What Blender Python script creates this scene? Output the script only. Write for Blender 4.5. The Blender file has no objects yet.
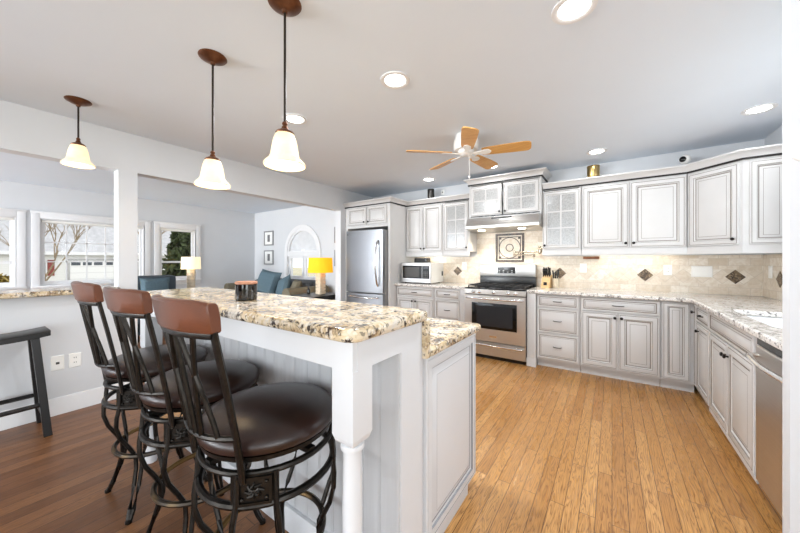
import bpy, bmesh, math, random
from mathutils import Vector, Matrix
R = random.Random(7)
PI = math.pi
SC = bpy.context.scene
COL = SC.collection

# ------------------------------------------------------------------ camera
FPX, CAMH = 307.5, 1.27
TH = math.atan2(212.0, FPX)
cd = bpy.data.cameras.new('camera')
cam = bpy.data.objects.new('camera', cd); COL.objects.link(cam)
cam.location = (0, 0, CAMH)
cam.rotation_euler = (PI/2, 0, TH)
cd.sensor_fit = 'HORIZONTAL'; cd.sensor_width = 36.0
cd.lens = 36.0*FPX/800.0
cd.shift_y = -(266.5-260.3)/800.0
cd.clip_start = 0.05; cd.clip_end = 300
SC.camera = cam

# ------------------------------------------------------------------ exposure, daylight and added fill lamps
vs = SC.view_settings
SC.display_settings.display_device = 'sRGB'
vs.view_transform = 'Standard'; vs.look = 'None'; vs.gamma = 1.0; vs.use_curve_mapping = False
vs.exposure = 0.76
WORLD_STRENGTH = 1.15
CAN_WATTS = 11.0
w = bpy.data.worlds.new('overcast_sky'); SC.world = w; w.use_nodes = True
bgn = w.node_tree.nodes['Background']
bgn.inputs[0].default_value = (0.93, 0.965, 1.0, 1); bgn.inputs[1].default_value = WORLD_STRENGTH
# unseen fill lamp added behind the camera to brighten the kitchen
ld = bpy.data.lights.new('rear_fill', 'AREA'); ld.shape = 'RECTANGLE'; ld.size = 7.0; ld.size_y = 2.2
ld.energy = 155.0; ld.color = (0.87, 0.945, 1.0)
lo = bpy.data.objects.new('rear_fill', ld); COL.objects.link(lo)
lo.location = (-.6, -6.9, 1.15); lo.rotation_euler = (PI/2+.6, 0, 0)   # shines towards +Y and up, so more of it reaches the ceiling
ld2 = bpy.data.lights.new('family_room_fill', 'AREA'); ld2.shape = 'RECTANGLE'; ld2.size = 3.2; ld2.size_y = 1.8  # unseen fill lamp added at the rear to brighten the family room
ld2.energy = 560.0; ld2.color = (0.93, 0.97, 1.0)
lo2 = bpy.data.objects.new('family_room_fill', ld2); COL.objects.link(lo2)
ld4 = bpy.data.lights.new('right_side_fill', 'AREA'); ld4.shape = 'RECTANGLE'; ld4.size = 2.0; ld4.size_y = 5.0  # unseen lamp added on the right to lift the half wall and island
ld4.energy = 100.0; ld4.color = (0.90, 0.96, 1.0)
lo4 = bpy.data.objects.new('right_side_fill', ld4); COL.objects.link(lo4)
lo4.location = (4.2, -1.6, 1.3); lo4.rotation_euler = (0, PI/2+.12, 0)
ld3 = bpy.data.lights.new('sink_window_daylight', 'AREA'); ld3.shape = 'RECTANGLE'; ld3.size = 1.4; ld3.size_y = .95
ld3.energy = 13.0; ld3.color = (0.88, 0.95, 1.0)
lo3 = bpy.data.objects.new('sink_window_daylight', ld3); COL.objects.link(lo3)
lo3.location = (1.45, 2.72, 1.62); lo3.rotation_euler = (0, PI/2, 0)
lo2.location = (-5.7, -6.6, 1.1); lo2.rotation_euler = (PI/2+.85, 0, 0)

# ------------------------------------------------------------------ materials
def lin(c):
    f = lambda v: (v/255/12.92) if v/255 <= 0.04045 else ((v/255+0.055)/1.055)**2.4
    return (f(c[0]), f(c[1]), f(c[2]), 1)

class NT:
    def __init__(s, name):
        s.m = bpy.data.materials.new(name); s.m.use_nodes = True
        s.t = s.m.node_tree; s.b = s.t.nodes['Principled BSDF']; s.out = s.t.nodes['Material Output']
    def n(s, typ, **kw):
        nd = s.t.nodes.new(typ)
        for k, v in kw.items():
            if k.startswith('i_'):
                nd.inputs[k[2:].replace('_', ' ')].default_value = v
            else: setattr(nd, k, v)
        return nd
    def l(s, a, b): s.t.links.new(a, b)
    def ramp(s, fac, stops, interp='LINEAR'):
        r = s.n('ShaderNodeValToRGB'); r.color_ramp.interpolation = interp
        e = r.color_ramp.elements
        while len(e) > 1: e.remove(e[-1])
        e[0].position = stops[0][0]; e[0].color = stops[0][1]
        for p, c in stops[1:]:
            x = e.new(p); x.color = c
        s.l(fac, r.inputs[0]); return r.outputs[0]
    def mix(s, fac, a, b, mode='MIX'):
        x = s.n('ShaderNodeMix', data_type='RGBA', blend_type=mode)
        for sock, v in ((x.inputs[0], fac), (x.inputs[6], a), (x.inputs[7], b)):
            if hasattr(v, 'links'): s.l(v, sock)
            else: sock.default_value = v
        return x.outputs[2]
    def coord(s, scale=(1, 1, 1), rot=(0, 0, 0), loc=(0, 0, 0)):
        tc = s.n('ShaderNodeTexCoord'); mp = s.n('ShaderNodeMapping')
        mp.inputs['Scale'].default_value = scale; mp.inputs['Rotation'].default_value = rot; mp.inputs['Location'].default_value = loc
        s.l(tc.outputs['Object'], mp.inputs[0]); return mp.outputs[0]
    def noise(s, vec, scale, detail=4, rough=0.55, dist=0.0):
        x = s.n('ShaderNodeTexNoise'); x.inputs['Scale'].default_value = scale; x.inputs['Detail'].default_value = detail
        x.inputs['Roughness'].default_value = rough; x.inputs['Distortion'].default_value = dist
        s.l(vec, x.inputs['Vector']); return x.outputs[0]
    def bump(s, h, strength=0.2, dist=0.01):
        b = s.n('ShaderNodeBump'); b.inputs['Strength'].default_value = strength; b.inputs['Distance'].default_value = dist
        s.l(h, b.inputs['Height']); s.l(b.outputs[0], s.b.inputs['Normal'])

def simple(name, rgb, rough=0.5, metal=0.0, var=0.04, scale=9.0, spec=0.5, emit=None, es=0.0, coat=0.0):
    t = NT(name)
    c = lin(rgb)
    nz = t.noise(t.coord(), scale)
    lo_ = tuple(max(0, v*(1-var)) for v in c[:3])+(1,); hi = tuple(min(1, v*(1+var)) for v in c[:3])+(1,)
    t.l(t.ramp(nz, [(0.3, lo_), (0.7, hi)]), t.b.inputs['Base Color'])
    t.b.inputs['Roughness'].default_value = rough; t.b.inputs['Metallic'].default_value = metal
    t.b.inputs['Specular IOR Level'].default_value = spec
    if coat: t.b.inputs['Coat Weight'].default_value = coat; t.b.inputs['Coat Roughness'].default_value = 0.08
    if emit:
        t.b.inputs['Emission Color'].default_value = emit; t.b.inputs['Emission Strength'].default_value = es
    return t.m

def glass_mat(name, tint=(1, 1, 1), gloss=0.08, rough=0.02):
    t = NT(name); tr = t.n('ShaderNodeBsdfTransparent'); tr.inputs[0].default_value = tint+(1,)
    g = t.n('ShaderNodeBsdfGlossy'); g.inputs['Roughness'].default_value = rough
    mx = t.n('ShaderNodeMixShader'); mx.inputs[0].default_value = gloss
    t.l(tr.outputs[0], mx.inputs[1]); t.l(g.outputs[0], mx.inputs[2]); t.l(mx.outputs[0], t.out.inputs[0]); return t.m

def oak_floor(name, cols, dark, row=0.068, length=1.1, rough=0.32, gap=(70, 45, 25), fig=1.0):
    t = NT(name)
    tc = t.n('ShaderNodeTexCoord'); sp = t.n('ShaderNodeSeparateXYZ'); cb = t.n('ShaderNodeCombineXYZ')
    t.l(tc.outputs['Object'], sp.inputs[0]); t.l(sp.outputs[1], cb.inputs[0]); t.l(sp.outputs[0], cb.inputs[1])
    br = t.n('ShaderNodeTexBrick'); br.offset = 0.37; br.offset_frequency = 2; br.squash = 1
    br.inputs['Scale'].default_value = 1.0; br.inputs['Mortar Size'].default_value = 0.0017; br.inputs['Mortar Smooth'].default_value = 0.3
    br.inputs['Brick Width'].default_value = length; br.inputs['Row Height'].default_value = row
    br.inputs['Color1'].default_value = (0, 0, 0, 1); br.inputs['Color2'].default_value = (1, 1, 1, 1); br.inputs['Mortar'].default_value = (0.5, 0.5, 0.5, 1)
    t.l(cb.outputs[0], br.inputs['Vector'])
    base = t.ramp(br.outputs['Color'], [(0.0, lin(cols[0])), (0.5, lin(cols[1])), (1.0, lin(cols[2]))])
    # grain: noise stretched along the plank, shifted per plank
    mul = t.n('ShaderNodeVectorMath', operation='MULTIPLY_ADD')
    t.l(br.outputs['Color'], mul.inputs[0]); mul.inputs[1].default_value = (7, 3, 0); t.l(cb.outputs[0], mul.inputs[2])
    mp = t.n('ShaderNodeMapping'); mp.inputs['Scale'].default_value = (1.1, 13, 1); t.l(mul.outputs[0], mp.inputs[0])
    gr = t.noise(mp.outputs[0], 1.5, 3, 0.5, 0.4)
    # cathedral figure: contour lines of the stretched noise
    fm = t.n('ShaderNodeMath', operation='MULTIPLY'); fm.inputs[1].default_value = 16.0; t.l(gr, fm.inputs[0])
    fc = t.n('ShaderNodeMath', operation='FRACT'); t.l(fm.outputs[0], fc.inputs[0])
    g1 = t.ramp(fc.outputs[0], [(0.0, (0, 0, 0, 1)), (0.28, (.75, .75, .75, 1)), (0.6, (1, 1, 1, 1)), (0.93, (.7, .7, .7, 1)), (1.0, (0, 0, 0, 1))])
    mp2 = t.n('ShaderNodeMapping'); mp2.inputs['Scale'].default_value = (7, 190, 1); t.l(mul.outputs[0], mp2.inputs[0])
    g2 = t.ramp(t.noise(mp2.outputs[0], 1.5, 3, 0.6), [(0.36, (0, 0, 0, 1)), (0.54, (1, 1, 1, 1))])
    c1 = t.mix(g1, lin(dark), base)
    c2 = t.mix(fig, base, c1)
    dk = t.mix(g2, t.mix(0.6, lin(dark), base), c2)
    fin = t.mix(br.outputs['Fac'], dk, lin(gap))
    t.l(fin, t.b.inputs['Base Color'])
    t.b.inputs['Roughness'].default_value = rough
    rr = t.ramp(gr, [(0.3, (rough+.1,)*3+(1,)), (0.7, (rough-.04,)*3+(1,))]); t.l(rr, t.b.inputs['Roughness'])
    inv = t.n('ShaderNodeMath', operation='SUBTRACT'); inv.inputs[0].default_value = 1; t.l(br.outputs['Fac'], inv.inputs[1])
    t.bump(inv.outputs[0], 0.25, 0.002)
    return t.m

def granite(name, stops, speck, scale=9, rough=0.12, dist=1.2):
    t = NT(name); v = t.coord()
    n1 = t.noise(v, scale, 8, 0.68, dist)
    base = t.ramp(n1, stops)
    vo = t.n('ShaderNodeTexVoronoi'); vo.inputs['Scale'].default_value = 95; t.l(v, vo.inputs['Vector'])
    cell = t.n('ShaderNodeSeparateColor'); t.l(vo.outputs['Color'], cell.inputs[0])
    n2 = t.noise(v, 26, 5, 0.7, 0.6)
    dk = t.ramp(n2, [(0.39, (1, 1, 1, 1)), (0.47, (0, 0, 0, 1))])
    b2 = t.mix(dk, base, lin(speck[0]))
    lt = t.ramp(cell.outputs[0], [(0.80, (0, 0, 0, 1)), (0.86, (1, 1, 1, 1))], 'CONSTANT')
    sc1 = t.n('ShaderNodeMath', operation='MULTIPLY'); sc1.inputs[1].default_value = 0.55; t.l(lt, sc1.inputs[0])
    b3 = t.mix(sc1.outputs[0], b2, lin(speck[1]))
    bk = t.ramp(cell.outputs[1], [(0.88, (0, 0, 0, 1)), (0.9, (1, 1, 1, 1))], 'CONSTANT')
    sc2 = t.n('ShaderNodeMath', operation='MULTIPLY'); sc2.inputs[1].default_value = 0.6; t.l(bk, sc2.inputs[0])
    b4 = t.mix(sc2.outputs[0], b3, lin(speck[2]))
    t.l(b4, t.b.inputs['Base Color']); t.b.inputs['Roughness'].default_value = rough
    return t.m

def tile_mat(name):
    # tumbled travertine: running-bond rows with a band of diagonal squares; wall lies in x-z (or y-z: rotated object coords)
    t = NT(name); tc = t.n('ShaderNodeTexCoord'); sp = t.n('ShaderNodeSeparateXYZ'); t.l(tc.outputs['Object'], sp.inputs[0])
    ad = t.n('ShaderNodeMath', operation='ADD'); t.l(sp.outputs[0], ad.inputs[0]); t.l(sp.outputs[1], ad.inputs[1])
    cb = t.n('ShaderNodeCombineXYZ'); t.l(ad.outputs[0], cb.inputs[0]); t.l(sp.outputs[2], cb.inputs[1])
    def brick(vec, bw, rh, off):
        br = t.n('ShaderNodeTexBrick'); br.offset = off
        for k, v in (('Scale', 1), ('Mortar Size', 0.0022), ('Mortar Smooth', 0.2), ('Brick Width', bw), ('Row Height', rh)): br.inputs[k].default_value = v
        br.inputs['Color1'].default_value = (0, 0, 0, 1); br.inputs['Color2'].default_value = (1, 1, 1, 1); br.inputs['Mortar'].default_value = (.5, .5, .5, 1)
        t.l(vec, br.inputs['Vector']); return br
    b1 = brick(cb.outputs[0], 0.152, 0.076, 0.5)
    mp = t.n('ShaderNodeMapping'); mp.inputs['Location'].default_value = (0.042, -1.10, 0); t.l(cb.outputs[0], mp.inputs[0])
    mp2 = t.n('ShaderNodeMapping'); mp2.inputs['Rotation'].default_value = (0, 0, PI/4); t.l(mp.outputs[0], mp2.inputs[0])
    b2 = brick(mp2.outputs[0], 0.107, 0.107, 0.0)
    z = sp.outputs[2]
    a = t.n('ShaderNodeMath', operation='SUBTRACT'); t.l(z, a.inputs[0]); a.inputs[1].default_value = 1.10
    ab = t.n('ShaderNodeMath', operation='ABSOLUTE'); t.l(a.outputs[0], ab.inputs[0])
    lt = t.n('ShaderNodeMath', operation='LESS_THAN'); t.l(ab.outputs[0], lt.inputs[0]); lt.inputs[1].default_value = 0.0757
    col = t.mix(lt.outputs[0], b1.outputs['Color'], b2.outputs['Color'])
    f = t.n('ShaderNodeMix', data_type='FLOAT'); t.l(lt.outputs[0], f.inputs[0]); t.l(b1.outputs['Fac'], f.inputs[2]); t.l(b2.outputs['Fac'], f.inputs[3])
    base = t.ramp(col, [(0, lin((234, 225, 211))), (.35, lin((225, 213, 197))), (.65, lin((240, 233, 222))), (1, lin((214, 201, 182)))])
    nz = t.noise(cb.outputs[0], 22, 6, 0.65, 0.8)
    base2 = t.mix(t.ramp(nz, [(0.35, (1, 1, 1, 1)), (0.6, (0, 0, 0, 1))]), base, t.mix(0.5, base, lin((200, 180, 152))))
    fin = t.mix(f.outputs[0], base2, lin((206, 194, 178)))
    t.l(fin, t.b.inputs['Base Color']); t.b.inputs['Roughness'].default_value = 0.45
    inv = t.n('ShaderNodeMath', operation='SUBTRACT'); inv.inputs[0].default_value = 1; t.l(f.outputs[0], inv.inputs[1])
    t.bump(inv.outputs[0], 0.3, 0.002)
    return t.m

def steel_mat(name, rgb=(200, 200, 200), rough=0.28, vertical=True):
    t = NT(name)
    v = t.coord(scale=(300, 300, 2) if vertical else (2, 2, 300))
    nz = t.noise(v, 1.0, 2)
    c = lin(rgb)
    t.l(t.ramp(nz, [(0.3, tuple(x*.93 for x in c[:3])+(1,)), (0.7, c)]), t.b.inputs['Base Color'])
    t.b.inputs['Metallic'].default_value = 1.0; t.b.inputs['Roughness'].default_value = rough
    return t.m

def wood_mat(name, a, b, axis_scale=(2, 30, 30), rough=0.4):
    t = NT(name); v = t.coord(scale=axis_scale)
    nz = t.noise(v, 1.0, 5, 0.6, 0.8)
    t.l(t.ramp(nz, [(0.3, lin(a)), (0.7, lin(b))]), t.b.inputs['Base Color']); t.b.inputs['Roughness'].default_value = rough
    return t.m

def bead_mat(name, rgb):
    # white-washed beadboard: faint vertical brushing
    t = NT(name); v = t.coord(scale=(14, 14, 0.7)); nz = t.noise(v, 1.0, 5, 0.6, 0.3)
    c = lin(rgb); d = tuple(x*.86 for x in c[:3])+(1,)
    t.l(t.ramp(nz, [(0.35, d), (0.65, c)]), t.b.inputs['Base Color']); t.b.inputs['Roughness'].default_value = 0.5
    return t.m

def leather_mat(name, rgb, rough=0.3):
    t = NT(name); v = t.coord(); nz = t.noise(v, 6, 4)
    c = lin(rgb); t.l(t.ramp(nz, [(0.3, tuple(x*.6 for x in c[:3])+(1,)), (0.75, tuple(x*1.35 for x in c[:3])+(1,))]), t.b.inputs['Base Color'])
    t.b.inputs['Roughness'].default_value = rough
    vo = t.n('ShaderNodeTexVoronoi'); vo.inputs['Scale'].default_value = 260; t.l(v, vo.inputs['Vector'])
    t.bump(vo.outputs['Distance'], 0.12, 0.002); return t.m

def fabric_mat(name, rgb, var=0.12, rough=0.9, scale=60):
    return simple(name, rgb, rough, 0, var, scale, 0.2)

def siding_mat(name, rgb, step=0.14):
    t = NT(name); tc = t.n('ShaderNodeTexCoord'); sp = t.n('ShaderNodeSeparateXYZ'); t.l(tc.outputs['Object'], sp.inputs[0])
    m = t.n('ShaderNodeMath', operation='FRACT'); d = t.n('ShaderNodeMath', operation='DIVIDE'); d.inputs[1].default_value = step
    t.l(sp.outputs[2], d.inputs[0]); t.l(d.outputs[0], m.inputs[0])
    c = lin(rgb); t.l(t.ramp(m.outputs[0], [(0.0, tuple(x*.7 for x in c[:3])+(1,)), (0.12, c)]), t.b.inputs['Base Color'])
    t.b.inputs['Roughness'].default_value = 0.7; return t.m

M = {}
M['wall'] = simple('wall_paint_grey', (212, 214, 217), 0.75, var=0.012, scale=3)
M['ceil'] = simple('ceiling_paint', (222, 230, 240), 0.85, var=0.01, scale=2)
M['trim'] = simple('trim_white', (228, 228, 229), 0.35, var=0.01)
M['cab'] = simple('cabinet_paint', (207, 206, 205), 0.38, var=0.02, scale=5)
M['glaze'] = simple('cabinet_glaze_line', (128, 120, 112), 0.5)
M['glaze2'] = simple('dark_glaze_line', (26, 24, 23), 0.5)
M['isl'] = simple('island_paint_white', (213, 215, 218), 0.32, var=0.012, scale=5)
M['islglaze'] = simple('island_groove', (140, 142, 146), 0.5)
M['bead'] = bead_mat('washed_beadboard', (198, 199, 201))
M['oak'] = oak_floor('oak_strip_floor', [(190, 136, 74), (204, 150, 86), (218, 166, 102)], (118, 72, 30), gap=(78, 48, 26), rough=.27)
M['brown_floor'] = oak_floor('dark_plank_floor', [(118, 76, 45), (137, 91, 56), (156, 108, 69)], (66, 40, 24), row=0.083, length=1.3, rough=0.36, gap=(56, 36, 25), fig=.5)  # darker brown floor with wider planks than the oak strip
M['gold'] = granite('gold_granite', [(0.30, lin((58, 48, 44))), (0.37, lin((132, 108, 84))), (0.44, lin((188, 166, 132))), (0.53, lin((220, 203, 172))), (0.62, lin((210, 203, 194))), (0.72, lin((164, 148, 132)))],
                    [(58, 48, 44), (236, 228, 214), (44, 40, 42)], scale=4.2, dist=2.0)
M['grey'] = granite('grey_granite', [(0.30, lin((124, 116, 112))), (0.40, lin((204, 198, 192))), (0.55, lin((236, 232, 227))), (0.7, lin((222, 214, 206)))],
                    [(120, 112, 108), (244, 241, 236), (52, 50, 52)], scale=9)
M['tile'] = tile_mat('travertine_tile')
M['dia'] = granite('brown_accent_stone', [(0.35, lin((52, 40, 32))), (0.5, lin((110, 90, 66))), (0.65, lin((160, 140, 112)))], [(40, 30, 26), (170, 150, 124), (30, 26, 24)], scale=24, rough=0.4)
M['medal'] = granite('dark_rope_tile', [(0.35, lin((36, 28, 24))), (0.5, lin((66, 52, 42))), (0.65, lin((104, 86, 70)))], [(30, 24, 22), (120, 104, 88), (24, 22, 20)], scale=30, rough=0.4)
M['steel'] = steel_mat('brushed_steel', (184, 183, 182), 0.33)
M['fridge'] = steel_mat('satin_steel', (148, 150, 154), 0.4)
M['steelh'] = steel_mat('brushed_steel_horizontal', (206, 203, 199), 0.36, False)
M['chrome'] = simple('polished_steel', (225, 225, 225), 0.12, 1.0)
M['nickel'] = simple('brushed_nickel', (196, 186, 168), 0.25, 1.0)
M['black'] = simple('black_enamel', (18, 18, 19), 0.25)
M['blackglass'] = simple('black_glass', (9, 9, 10), 0.12, spec=0.25)
M['iron'] = simple('cast_iron', (34, 33, 33), 0.55)
M['knob'] = simple('black_bronze_hardware', (30, 26, 24), 0.35, 0.6)
M['grille'] = simple('dark_grille', (22, 22, 22), 0.5)
M['bronze'] = simple('antique_bronze', (104, 66, 44), 0.35, 0.7, var=0.25, scale=30)
M['rod'] = simple('dark_bronze_rod', (52, 46, 42), 0.35, 0.8)
M['stoolmetal'] = simple('antiqued_pewter_metal', (44, 41, 38), 0.36, 0.85, var=0.35, scale=45)
def worn_ring():
    t = NT('worn_brass_edge'); nz = t.noise(t.coord(), 5, 2); t.l(t.ramp(nz, [(.42, lin((58, 52, 46))), (.58, lin((140, 112, 70)))]), t.b.inputs['Base Color'])
    t.b.inputs['Metallic'].default_value = .85; t.b.inputs['Roughness'].default_value = .36; return t.m
M['brass'] = worn_ring()
M['leather'] = leather_mat('dark_brown_leather', (44, 28, 24), 0.3)
M['plank'] = leather_mat('chestnut_leather', (96, 55, 36), 0.34)
M['blackwood'] = simple('black_painted_wood', (24, 23, 24), 0.35)
M['white'] = simple('white_plastic', (243, 242, 238), 0.35, var=0.01)
M['slot'] = simple('outlet_slot', (70, 66, 62), 0.6)
M['glass'] = glass_mat('window_glass', (1, 1, 1), 0.008)
def seeded_glass():
    t = NT('seeded_cabinet_glass'); tr = t.n('ShaderNodeBsdfTransparent'); g = t.n('ShaderNodeBsdfGlossy'); g.inputs['Roughness'].default_value = .15
    df = t.n('ShaderNodeBsdfDiffuse'); df.inputs[0].default_value = (.86, .87, .87, 1); tl = t.n('ShaderNodeBsdfTranslucent'); tl.inputs[0].default_value = (.86, .87, .87, 1)
    m1 = t.n('ShaderNodeMixShader'); m1.inputs[0].default_value = .5; t.l(df.outputs[0], m1.inputs[1]); t.l(tl.outputs[0], m1.inputs[2])
    m2 = t.n('ShaderNodeMixShader'); nz = t.noise(t.coord(), 55, 3); t.l(t.ramp(nz, [(.35, (.48,)*3+(1,)), (.65, (.66,)*3+(1,))]), m2.inputs[0]); t.l(tr.outputs[0], m2.inputs[1]); t.l(m1.outputs[0], m2.inputs[2])
    m3 = t.n('ShaderNodeMixShader'); m3.inputs[0].default_value = .08; t.l(m2.outputs[0], m3.inputs[1]); t.l(g.outputs[0], m3.inputs[2]); t.l(m3.outputs[0], t.out.inputs[0]); return t.m
M['cabglass'] = seeded_glass()
M['tumbler'] = glass_mat('glassware', (0.9, 0.93, 0.94), 0.22, 0.06)
M['shadefan'] = simple('pleated_white_fabric', (226, 227, 229), 0.9, emit=None)
M['fanwhite'] = simple('fan_white', (232, 231, 228), 0.4)
M['fanoak'] = wood_mat('fan_blade_oak', (196, 140, 70), (216, 166, 96), (3, 40, 40), 0.4)
M['goldmetal'] = simple('brushed_gold_metal', (176, 150, 100), 0.28, 1.0)
M['darkmetal'] = simple('gunmetal', (66, 64, 62), 0.3, 0.9)
M['jar'] = simple('black_glass_jar', (14, 13, 13), 0.06, coat=0.5)
M['lid'] = wood_mat('copper_wood_lid', (160, 108, 82), (184, 132, 102), (20, 20, 20), 0.4)
M['teal'] = fabric_mat('teal_fabric', (92, 112, 122))
M['tealdark'] = fabric_mat('slate_blue_fabric', (74, 84, 92))
M['olive'] = fabric_mat('olive_grey_fabric', (118, 112, 96))
M['sofa'] = fabric_mat('sofa_charcoal_fabric', (94, 98, 102))
M['yellow'] = simple('yellow_lamp_shade', (240, 178, 22), 0.8, emit=(1.0, 0.50, 0.01, 1), es=0.34)
M['cream'] = simple('cream_lamp_shade', (246, 226, 186), 0.8, emit=(1.0, 0.84, 0.55, 1), es=0.45)
M['lampbase'] = simple('cream_ceramic', (214, 200, 176), 0.5, var=0.15, scale=40)
def shade_mat():
    t = NT('alabaster_glass'); nz = t.noise(t.coord(), 8, 4, 0.6, 0.5)
    t.l(t.ramp(nz, [(0.3, lin((244, 216, 162))), (0.7, lin((250, 230, 190)))]), t.b.inputs['Base Color'])
    t.l(t.ramp(nz, [(0.3, (1.0, 0.72, 0.36, 1)), (0.7, (1.0, 0.80, 0.48, 1))]), t.b.inputs['Emission Color'])
    t.b.inputs['Emission Strength'].default_value = 0.42; t.b.inputs['Roughness'].default_value = 0.25
    return t.m
M['alabaster'] = shade_mat()
M['bulb'] = simple('lit_bulb', (255, 250, 235), 0.5, emit=(1, 0.9, 0.7, 1), es=6)
M['lens'] = simple('lit_downlight', (255, 255, 255), 0.5, emit=(1, 0.97, 0.92, 1), es=9)
M['hoodlens'] = simple('lit_hood_lamp', (255, 250, 235), 0.5, emit=(1, 0.9, 0.7, 1), es=14)
M['silver'] = simple('silver_frame', (150, 150, 150), 0.4, 0.5)
M['mat'] = simple('white_mat_board', (240, 240, 238), 0.9)
M['print'] = simple('grey_print', (120, 120, 122), 0.9, var=0.5, scale=40)
M['sink'] = simple('white_sink', (240, 241, 242), 0.15)
M['woodblock'] = wood_mat('beech_block', (200, 164, 112), (222, 190, 142), (8, 8, 30), 0.45)
M['lcd'] = simple('blue_lit_display', (30, 34, 40), 0.1)
M['snow'] = simple('pale_winter_ground', (176, 168, 140), 0.95, var=0.3, scale=0.6)
M['asphalt'] = simple('wet_road', (150, 152, 156), 0.7, var=0.1, scale=0.5)
M['sidew'] = siding_mat('white_siding', (226, 226, 224))
M['sidet'] = siding_mat('tan_siding', (206, 190, 164))
M['roofg'] = simple('grey_shingles', (176, 175, 176), 0.9, var=0.15, scale=3)
M['red'] = simple('red_brown_shutter', (134, 62, 56), 0.6)
M['garage'] = siding_mat('garage_door_white', (236, 236, 236), 0.53)
M['bark'] = simple('bark', (150, 134, 112), 0.95, var=0.3, scale=20)
M['ever'] = simple('evergreen_needles', (62, 72, 40), 0.9, var=0.5, scale=3)
M['shrub'] = simple('yellow_green_leaves', (150, 130, 60), 0.9, var=0.5, scale=4)
M['ovenglass'] = simple('oven_inner_glass', (40, 42, 46), 0.15)
M['winglass'] = simple('dark_window_glass', (70, 76, 84), 0.1)

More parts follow.
